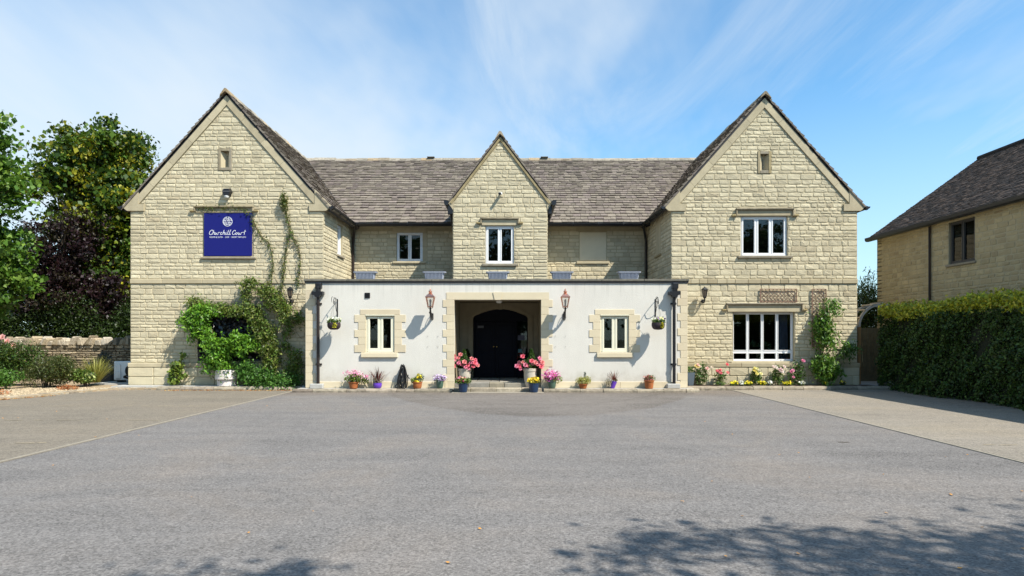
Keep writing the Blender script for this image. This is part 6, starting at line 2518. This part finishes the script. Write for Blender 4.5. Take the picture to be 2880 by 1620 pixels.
gp = thing('grey_planter', 'tall slate grey planter against the quoins in the right flower bed', 'planter', (*l6(185, 1330)[:1], 19.72, .115))
mb = MB()
v_ = [(sx * w, sy * w, z) for z, w in ((0, .075), (.40, .11), (.40, .098), (.36, .095)) for sx, sy in ((-1, -1), (1, -1), (1, 1), (-1, 1))]
f_ = [(3, 2, 1, 0)] + [(i * 4 + k, i * 4 + (k + 1) % 4, i * 4 + 4 + (k + 1) % 4, i * 4 + 4 + k) for i in range(3) for k in range(4)] + [(12, 13, 14, 15)]
mb.add(v_, f_)
mb.build('body', GREYPOT, gp, world_space=False)
foliage(gp, blob(180, (0, 0, .48), (.12, .1, .14), 500, .5), .05, .5, GREENS, 501)
for k, (x0z, x1z, top, lab, col, blooms) in enumerate((
        (215, 425, 1040, 'rose bush with pale pink and yellow blooms beside the grey planter', ((.82, .55, .55), (.80, .66, .30), (.80, .70, .62)), ((265, 1080), (240, 1095), (295, 1100), (380, 1125), (268, 1105), (440, 1110))),
        (480, 640, 1060, 'thin rose bush with coral red blooms left of the large window', ((.80, .16, .20), (.82, .30, .32), (.78, .22, .28)), ((500, 1155), (545, 1140), (550, 1180), (625, 1075), (632, 1175), (520, 1160))),
        (920, 1070, 1100, 'rose bush with creamy yellow blooms under the large window', ((.84, .76, .30), (.84, .80, .48), (.82, .72, .22)), ((965, 1120), (995, 1130), (955, 1145), (990, 1190), (1040, 1190), (975, 1150))),
        (1165, 1350, 1085, 'rose bush with blush white blooms under the large window', ((.84, .70, .72), (.86, .78, .78), (.80, .60, .66)), ((1195, 1105), (1225, 1110), (1290, 1130), (1328, 1103), (1300, 1160), (1265, 1140), (1290, 1155))),
        (1390, 1620, 1015, 'rose bush with pink blooms beside the right hand climber', ((.80, .25, .45), (.82, .36, .56), (.78, .30, .50)), ((1410, 1165), (1433, 1150), (1441, 1230), (1555, 1028), (1570, 1032))))):
    xa_, za_ = l6(x0z, 1325)
    xb_, zb_ = l6(x1z, top)
    t = thing('rose_bush', lab, 'rose', ((xa_ + xb_) / 2, 19.75, .115), 'roses in the right flower bed')
    xm_ = (xa_ + xb_) / 2
    c = np.concatenate([blob(420, (xm_, 19.74, .115 + (zb_ - .1) * .38), ((xb_ - xa_) * .5, .16, (zb_ - .1) * .38), 510 + k, .5), blob(160, (xm_ + .04, 19.76, .115 + (zb_ - .1) * .7), ((xb_ - xa_) * .42, .14, (zb_ - .1) * .28), 520 + k, .6)])
    dens = 1.0 if k != 1 else .45
    c = c[: int(len(c) * dens)]
    link('leaves', leaf_mesh('leaves', c, .055, .6, ((.05, .115, .018), (.07, .15, .024), (.04, .09, .016), (.10, .17, .03)), (0, -.6, .6), .2, 530 + k), LEAF, t)
    mb = MB()
    rm = [rose_mesh('rose', .05, cc3, 540 + k * 3 + i) for i, cc3 in enumerate(col)]
    for i, (bx0, by0) in enumerate(blooms):
        x, z = l6(bx0, by0)
        mb.tube(smooth_path([(xm_ + (x - xm_) * .2, 19.78, .1), (xm_ + (x - xm_) * .6, 19.74, z * .6), (x, 19.66, z)], 4), .005, 5)
        put_rose(rm[i % 3], t, (x - xm_, 19.62 - 19.75, z - .115), (rng.uniform(-.4, .4), -1, .6), rng.uniform(.8, 1.25))
    mb.build('stems', STEM, t)

# bedding pansies in clumps
for k, (zx, w, cols, lab) in enumerate(((700, 60, 'y', 'yellow pansies below the left part of the large window, left of the white ones'), (800, 40, 'w', 'white pansies between two yellow clumps below the large window'),
                                        (885, 50, 'y', 'yellow pansies just left of the creamy yellow rose'), (1050, 60, 'y', 'yellow pansies between the creamy rose and the blush rose'),
                                        (1145, 25, 'w', 'small white pansies in front of the blush rose'), (1370, 75, 'y', 'yellow pansies in front of the pink rose'),
                                        (1540, 45, 'w', 'few white flowers near the foot of the right climber'), (1830, 30, 'y', 'few yellow pansies right of the climber near the corner'),
                                        (540, 80, 'g', 'low green bedding plant in front of the coral rose'), (2040, 40, 'd', 'dark violet pansies near the right end of the bed'))):
    x, z = l6(zx, 1300)
    t = thing('pansy_clump', lab, 'pansies', (x, 19.62, .115), 'bedding flowers along the right kerb')
    rw_ = w / 4.39 / 91 * 1.0
    link('leaves', leaf_mesh('leaves', blob(int(150), (0, 0, .06), (rw_, .1, .07), 600 + k, .5), .045, .6, GREENS, (0, -.4, .8), 0, 610 + k), LEAF, t, False)
    pal = {'y': ((.80, .68, .03), (.82, .74, .08), (.76, .60, .02)), 'w': ((.80, .80, .76), (.74, .76, .74)), 'g': ((.10, .16, .03), (.6, .6, .5)), 'd': ((.03, .02, .08), (.6, .5, .05))}[cols]
    link('blooms', leaf_mesh('blooms', blob(70 if cols != 'g' else 12, (0, -.03, .09), (rw_ * 1.05, .1, .07), 620 + k, .7), .045, .95, pal, (0, -1, .6), 0, 630 + k), PETAL, t, False)

# right hand climber
rc = thing('wisteria', 'green wisteria climbing the narrow trellis near the right corner', 'climber', (*l6(1780, 1320)[:1], 19.8, .115))


def mass6(regs, per, seed, D=19.85, thick=.15):
    pts = []
    for i, (a, b, c, d, w) in enumerate(regs):
        x0_, z1_ = l6(a, c, D)
        x1_, z0_ = l6(b, d, D)
        n_ = int(per * w * (x1_ - x0_) * (z1_ - z0_))
        pts.append(blob(max(n_, 8), ((x0_ + x1_) / 2, D - thick * .8, (z0_ + z1_) / 2), ((x1_ - x0_) / 2, thick, (z1_ - z0_) / 2), seed + i, .5))
    return np.concatenate(pts)


C1 = [(1840, 1960, 265, 370, .9), (1780, 1880, 340, 440, .8), (1740, 1870, 440, 560, .9), (1670, 1830, 500, 620, .8), (1730, 1890, 560, 700, .9), (1720, 1880, 660, 790, .9),
      (1840, 1960, 740, 830, .7), (1740, 1860, 760, 850, .4), (1690, 1900, 930, 1080, .9), (1660, 1860, 1020, 1160, .9), (1820, 2000, 1030, 1150, .9), (1760, 1900, 1110, 1240, .7), (1960, 2070, 285, 310, .3)]
C2 = [(2030, 2180, 755, 850, 1.0), (2010, 2100, 830, 945, .8), (2120, 2195, 820, 945, .7)]
CP = ((.075, .17, .02), (.10, .21, .026), (.055, .13, .016), (.14, .24, .03))
link('leaves', leaf_mesh('leaves', sprays(mass6(C1, 3600, 700), 702, 9, .28, .7, wid=.06), .095, .4, CP, (0, -.8, .5), .7, 701), LEAF, rc)
link('outer_spray', leaf_mesh('outer_spray', sprays(mass6(C2, 2600, 730), 732, 9, .26, .9), .085, .36, ((.05, .12, .018), (.07, .15, .02)), (0, -.8, .5), .8, 731), LEAF, rc)
mb = MB()
for pts in ([(1780, 1320), (1770, 1100), (1790, 900), (1740, 600), (1880, 320)], [(1800, 1320), (1850, 1000), (1840, 800), (1780, 560)], [(1790, 1250), (1880, 1000), (1960, 870), (2060, 800), (2150, 790)], [(1840, 950), (1870, 850), (1900, 780)]):
    mb.tube(smooth_path([(l6(a, b)[0], 19.86, l6(a, b)[1]) for a, b in pts], 5), .013, 6)
mb.build('stems', STEM, rc)

# house plant and curtain inside the large window
hp = thing('house_plant', 'leafy house plant on the sill inside the large window', 'house plant', (7.95, 20.5, 1.15))
link('leaves', leaf_mesh('leaves', np.concatenate([blob(120, (8.08, 20.45, 1.33), (.2, .1, .14), 800, .6), blob(50, (7.72, 20.45, 1.38), (.14, .08, .12), 801)]), .11, .45, ((.10, .18, .10), (.16, .25, .16)), (0, -.6, .5), .2, 802), LEAF, hp)
mb = MB()
mb.lathe([(.05, .84), (.075, .98), (.08, 1.12), (.06, 1.12)], (7.86, 20.48, 0), 14)
mb.tube([(7.86, 20.48, 1.1), (7.9, 20.46, 1.25)], .01, 5)
mb.build('pot', PALEURN, hp)
mb = MB()
mb.cbox(6.95, 8.75, 20.36, 20.6, .70, .84, .01)
o = mb.build('window_shelf', DARKROOM, hotel)
cu_ = thing('window_curtain', 'pale lilac curtain drawn to the right inside the large window', 'curtain', (8.6, 20.4, .84))
mb = MB()
n = 28
v_ = []
for i in range(n + 1):
    x = 8.42 + .34 * i / n
    y = 20.36 + .028 * math.sin(i * 1.35)
    v_ += [(x, y, .86), (x - .03 + .0 * i, y, 2.36)]
mb.add(v_, [(2 * i, 2 * i + 2, 2 * i + 3, 2 * i + 1) for i in range(n)])
mb.build('folds', CURTAIN, cu_, smooth=True)

# ------------------------------------------------------------------ left garden
# air conditioning unit and planter by the corner
ac = thing('air_conditioner', 'white outdoor air conditioning unit beside the left corner of the building', 'air conditioner', (-12.75, 21.4, .1))
mb = MB()
mb.cbox(-13.22, -12.30, 21.3, 21.62, .17, .79, .02)
mb.build('casing', ACW, ac)
mb = MB()
mb.cbox(-13.12, -12.98, 21.265, 21.302, .45, .70, .015)
mb.cbox(-13.13, -12.97, 21.25, 21.302, .22, .47, .03)
mb.build('service_cover', ACW, ac)
mb = MB()
mb.lathe([(.2, 0), (.215, .012), (.215, .02), (.19, .02)], n=24)
for k in range(10):
    a = math.pi * 2 * k / 10
    mb.tube([(0, 0, .02), (.2 * math.cos(a), .2 * math.sin(a), .02)], .006, 4)
mb.v = [(-12.62 + p[0], 21.3 - p[2], .48 + p[1]) for p in mb.v]
mb.build('fan_grille', BLACK, ac)
mb = MB()
mb.tube(smooth_path([(-12.35, 21.26, .5), (-12.6, 21.2, .36), (-12.85, 21.24, .28), (-12.5, 21.2, .22), (-12.3, 21.25, .18)], 5), .028, 7)
mb.build('pipe_run', BLACK, ac)
mb = MB()
for x in (-13.1, -12.5):
    mb.cbox(x, x + .1, 21.28, 21.64, .1, .17, .01)
mb.build('feet', BLACK, ac)
dp = thing('dark_planter', 'dark box planter with blue grey plant next to the air conditioner', 'planter', (-13.85, 21.9, .06))
mb = MB()
mb.cbox(-.28, .28, -.2, .2, 0, .46, .02)
mb.build('box', M('charcoal_planter', (.03, .033, .035), .6), dp, world_space=False)
mb = MB()
mb.cbox(-.30, .30, -.22, .22, .44, .475, .01)
mb.build('rim', M('charcoal_rim', (.06, .065, .07), .5), dp, world_space=False)
foliage(dp, np.concatenate([blob(500, (-.05, 0, .78), (.26, .22, .3), 810, .5), blob(300, (-.45, .1, .5), (.26, .2, .3), 811, .5)]), .07, .4, ((.045, .07, .075), (.06, .09, .10), (.03, .05, .05)), 812)

for k, (x, y, rx, ry, h_, n_, ls_, asp, pal, lab, nm) in enumerate((
        (-15.75, 20.1, 1.25, .8, 1.45, 13000, .085, .3, ((.045, .095, .016), (.06, .12, .02), (.035, .07, .014), (.09, .12, .02)), 'large dark green feathery shrub at the left edge by the stone wall', 'garden_shrub'),
        (-14.2, 19.6, .85, .65, 1.1, 11000, .07, .25, ((.07, .095, .025), (.09, .115, .03), (.05, .075, .02), (.11, .11, .035)), 'olive green rounded shrub in the middle of the gravel bed', 'garden_shrub'),
        (-15.2, 18.8, .8, .5, .65, 3000, .075, .5, ((.06, .14, .02), (.09, .18, .03)), 'low bright green plant in front of the feathery shrub', 'garden_shrub'),
        (-13.25, 19.9, .5, .4, .6, 2600, .075, .6, ((.16, .24, .05), (.10, .17, .03), (.30, .34, .12), (.07, .12, .025)), 'variegated low shrub beneath the golden grass', 'garden_shrub'))):
    t = thing(nm, lab, 'shrub', (x, y, .06), 'shrubs in the gravel bed')
    r__ = np.random.default_rng(820 + k)
    cl_ = [((r__.uniform(-.5, .5) * rx, r__.uniform(-.5, .5) * ry, h_ * r__.uniform(.3, .7)), (rx * .55, ry * .6, h_ * .34)) for _ in range(9)]
    c = np.concatenate([blob(n_ // 9, a, b, 830 + k * 10 + i, .5) for i, (a, b) in enumerate(cl_)])
    c[:, 2] = np.clip(c[:, 2], .02, None)
    foliage(t, c, ls_, asp, pal, 870 + k, (0, -.2, .8), droop=-.5)
    mb = MB()
    for i in range(8):
        mb.tube([(rng.uniform(-.08, .08), rng.uniform(-.08, .08), 0), (rng.uniform(-rx, rx) * .6, rng.uniform(-ry, ry) * .5, h_ * .75)], [.018, .005], 5)
    mb.build('stems', BARK, t, world_space=False)
t = thing('golden_grass', 'arching golden ornamental grass beside the dark planter', 'grass', (-13.2, 20.35, .06))
link('blades', spike_mesh('blades', (0, 0, .1), 420, .85, .014, ((.30, .29, .06), (.36, .34, .10), (.22, .24, .05)), 880, (.1, .9), .55, .14), LEAF, t, False)
for k, (x, y, r__, lab) in enumerate(((-13.0, 18.75, .34, 'rust red low plant on the gravel near the kerb'), (-13.9, 17.1, .6, 'rust red low plants at the left end of the gravel bed'))):
    t = thing('rust_red_plant', lab, 'plant', (x, y, .06), 'rust red ground plants')
    foliage(t, blob(420, (0, 0, .06), (r__, r__ * .6, .09), 890 + k, .5), .05, .4, ((.40, .13, .04), (.46, .20, .08), (.34, .09, .03), (.40, .25, .12)), 895 + k)
rb = thing('pink_rose', 'tall pale pink rose at the left edge before the stone wall', 'rose', (-16.4, 20.9, .06))
mb = MB()
rm = rose_mesh('pale_rose', .08, (.85, .50, .48), 900)
for i, (x, z) in enumerate(((0, 1.55), (.16, 1.42), (.36, 1.28), (-.3, 1.5))):
    mb.tube(smooth_path([(0, 0, 0), (x * .4, -.1, z * .6), (x, -.2, z)], 4), .007, 5)
    put_rose(rm, rb, (x, -.25, z - .02), (.1, -1, .5), 1.2)
mb.build('stems', STEM, rb, world_space=False)

# car just visible over the wall
car = thing('parked_car', 'blue car parked beyond the stone wall, only its roof showing', 'car', (-24.6, 40.5, .3))
mb = MB()
prof = [(-2.0, .35), (2.0, .35), (2.05, .75), (1.35, .92), (.75, 1.42), (-.9, 1.45), (-1.7, .95), (-2.05, .85)]
mb.prism(prof, -.85, .85, lambda a, b, h: (a, h, b))
mb.build('body', M('blue_car_paint', (.02, .04, .22), .25, var=.02, coat=1.0), car, world_space=False)
mb = MB()
mb.prism([(1.25, .95), (.72, 1.38), (-.85, 1.40), (-1.55, .97)], -.865, .865, lambda a, b, h: (a, h, b))
mb.build('windows', BLACK, car, world_space=False)
for x in (-1.3, 1.3):
    for y in (-.8, .8):
        mb = MB()
        mb.tube([(x, y - .1, .32), (x, y + .1, .32)], .32, 18)
        mb.build('wheel', HOSEM, car, world_space=False)

# ------------------------------------------------------------------ fallen leaves and a twig
lm = MB()
lm.add([(-.035, 0, .004), (-.012, -.022, .012), (.012, -.02, .008), (.04, 0, .016), (.014, .022, .006), (-.014, .02, .014)], [(0, 1, 2, 5), (1, 2, 3, 4), ] and [(0, 1, 2, 3, 4, 5)], (1, 1, 1))
lmes = lm.mesh('fallen_leaf')
FL = M('fallen_leaf', (.55, .26, .05), .8, var=.4, vscale=1.2)
lmes.materials.append(FL)
spots = [(1960 + a / 2.8, 1080 + b / 2.8) for a, b in ((62, 300), (278, 400), (650, 562), (800, 546), (1960, 577), (2130, 560), (2000, 878), (120, 772), (2560, 850), (885, 740), (1470, 716))]
spots += [(a / 2.576, 1060 + b / 2.576) for a, b in ((410, 252), (20, 302), (130, 300), (1005, 427), (1935, 212), (690, 440))]
spots += [(1300 + a / 1.63, 1380 + b / 1.63) for a, b in ((80, 178), (1010, 53), (1283, 120), (1945, 106), (2240, 20), (2383, 172), (2280, 360), (2570, 270), (1207, 305), (1537, 293))]
spots += [(700, 1500), (1260, 1585), (880, 1440), (300, 1180), (150, 1310), (540, 1400)]
for u, v in spots:
    D = EYE * F0 / (v - V0)
    o = bpy.data.objects.new('fallen_leaf', lmes)
    COL.objects.link(o)
    o.location = ((u - U0) * D / F0, D, .006)
    o.rotation_euler = (rng.uniform(-.3, .3), rng.uniform(-.3, .3), rng.uniform(0, 6.28))
    s = rng.uniform(.35, .6) * (1 if D < 9 else 1.2)
    o.scale = (s, s, s)
    where = 'left parking bays' if o.location.x < -6.6 else 'right parking bays' if o.location.x > 6.6 else 'tarmac in the tree shade' if D < 5.6 and o.location.x > 0 else 'open grey tarmac'
    setp(o, 'small fallen orange leaf lying on the ' + where, 'leaf', 'fallen leaves on the ' + where)
g2 = np.random.default_rng(950)
c = np.concatenate([np.stack([g2.uniform(-10.4, -6.3, 420), 19.2 - np.abs(g2.normal(size=420)) * .09, np.full(420, .012)], 1),
                    np.stack([g2.uniform(-14.5, -12.4, 500), g2.normal(size=500) * .1, np.full(500, .012)], 1)])
for i in range(420, 920):
    x = c[i, 0]
    c[i, 1] += 15.35 + (x + 15.6) * .26 if x < -13.3 else 15.8 + (x + 13.3) * 1.9
    c[i, 1] -= .12
o = link('leaf_litter', leaf_mesh('leaf_litter', c, .05, .5, ((.50, .25, .08), (.42, .16, .05), (.52, .36, .16)), (0, 0, 2), 0, 951), LEAF)
setp(o, 'drift of dry orange leaf litter against the kerbs at left', 'leaf litter', kind='stuff')
u, v = 1960 + 1155 / 2.8, 1080 + 462 / 2.8
D = EYE * F0 / (v - V0)
mb = MB()
mb.tube([(-.13, .03, .01), (-.03, .0, .015), (.05, -.02, .012), (.14, -.03, .02)], [.005, .007, .006, .003], 5)
mb.tube([(.05, -.02, .012), (.09, .02, .02)], .003, 4)
tw = mb.build('twig', BARK)
tw.location = ((u - U0) * D / F0, D, 0)
tw.scale = (.6, .6, .6)
setp(tw, 'dry twig lying on the grey tarmac at right', 'twig')
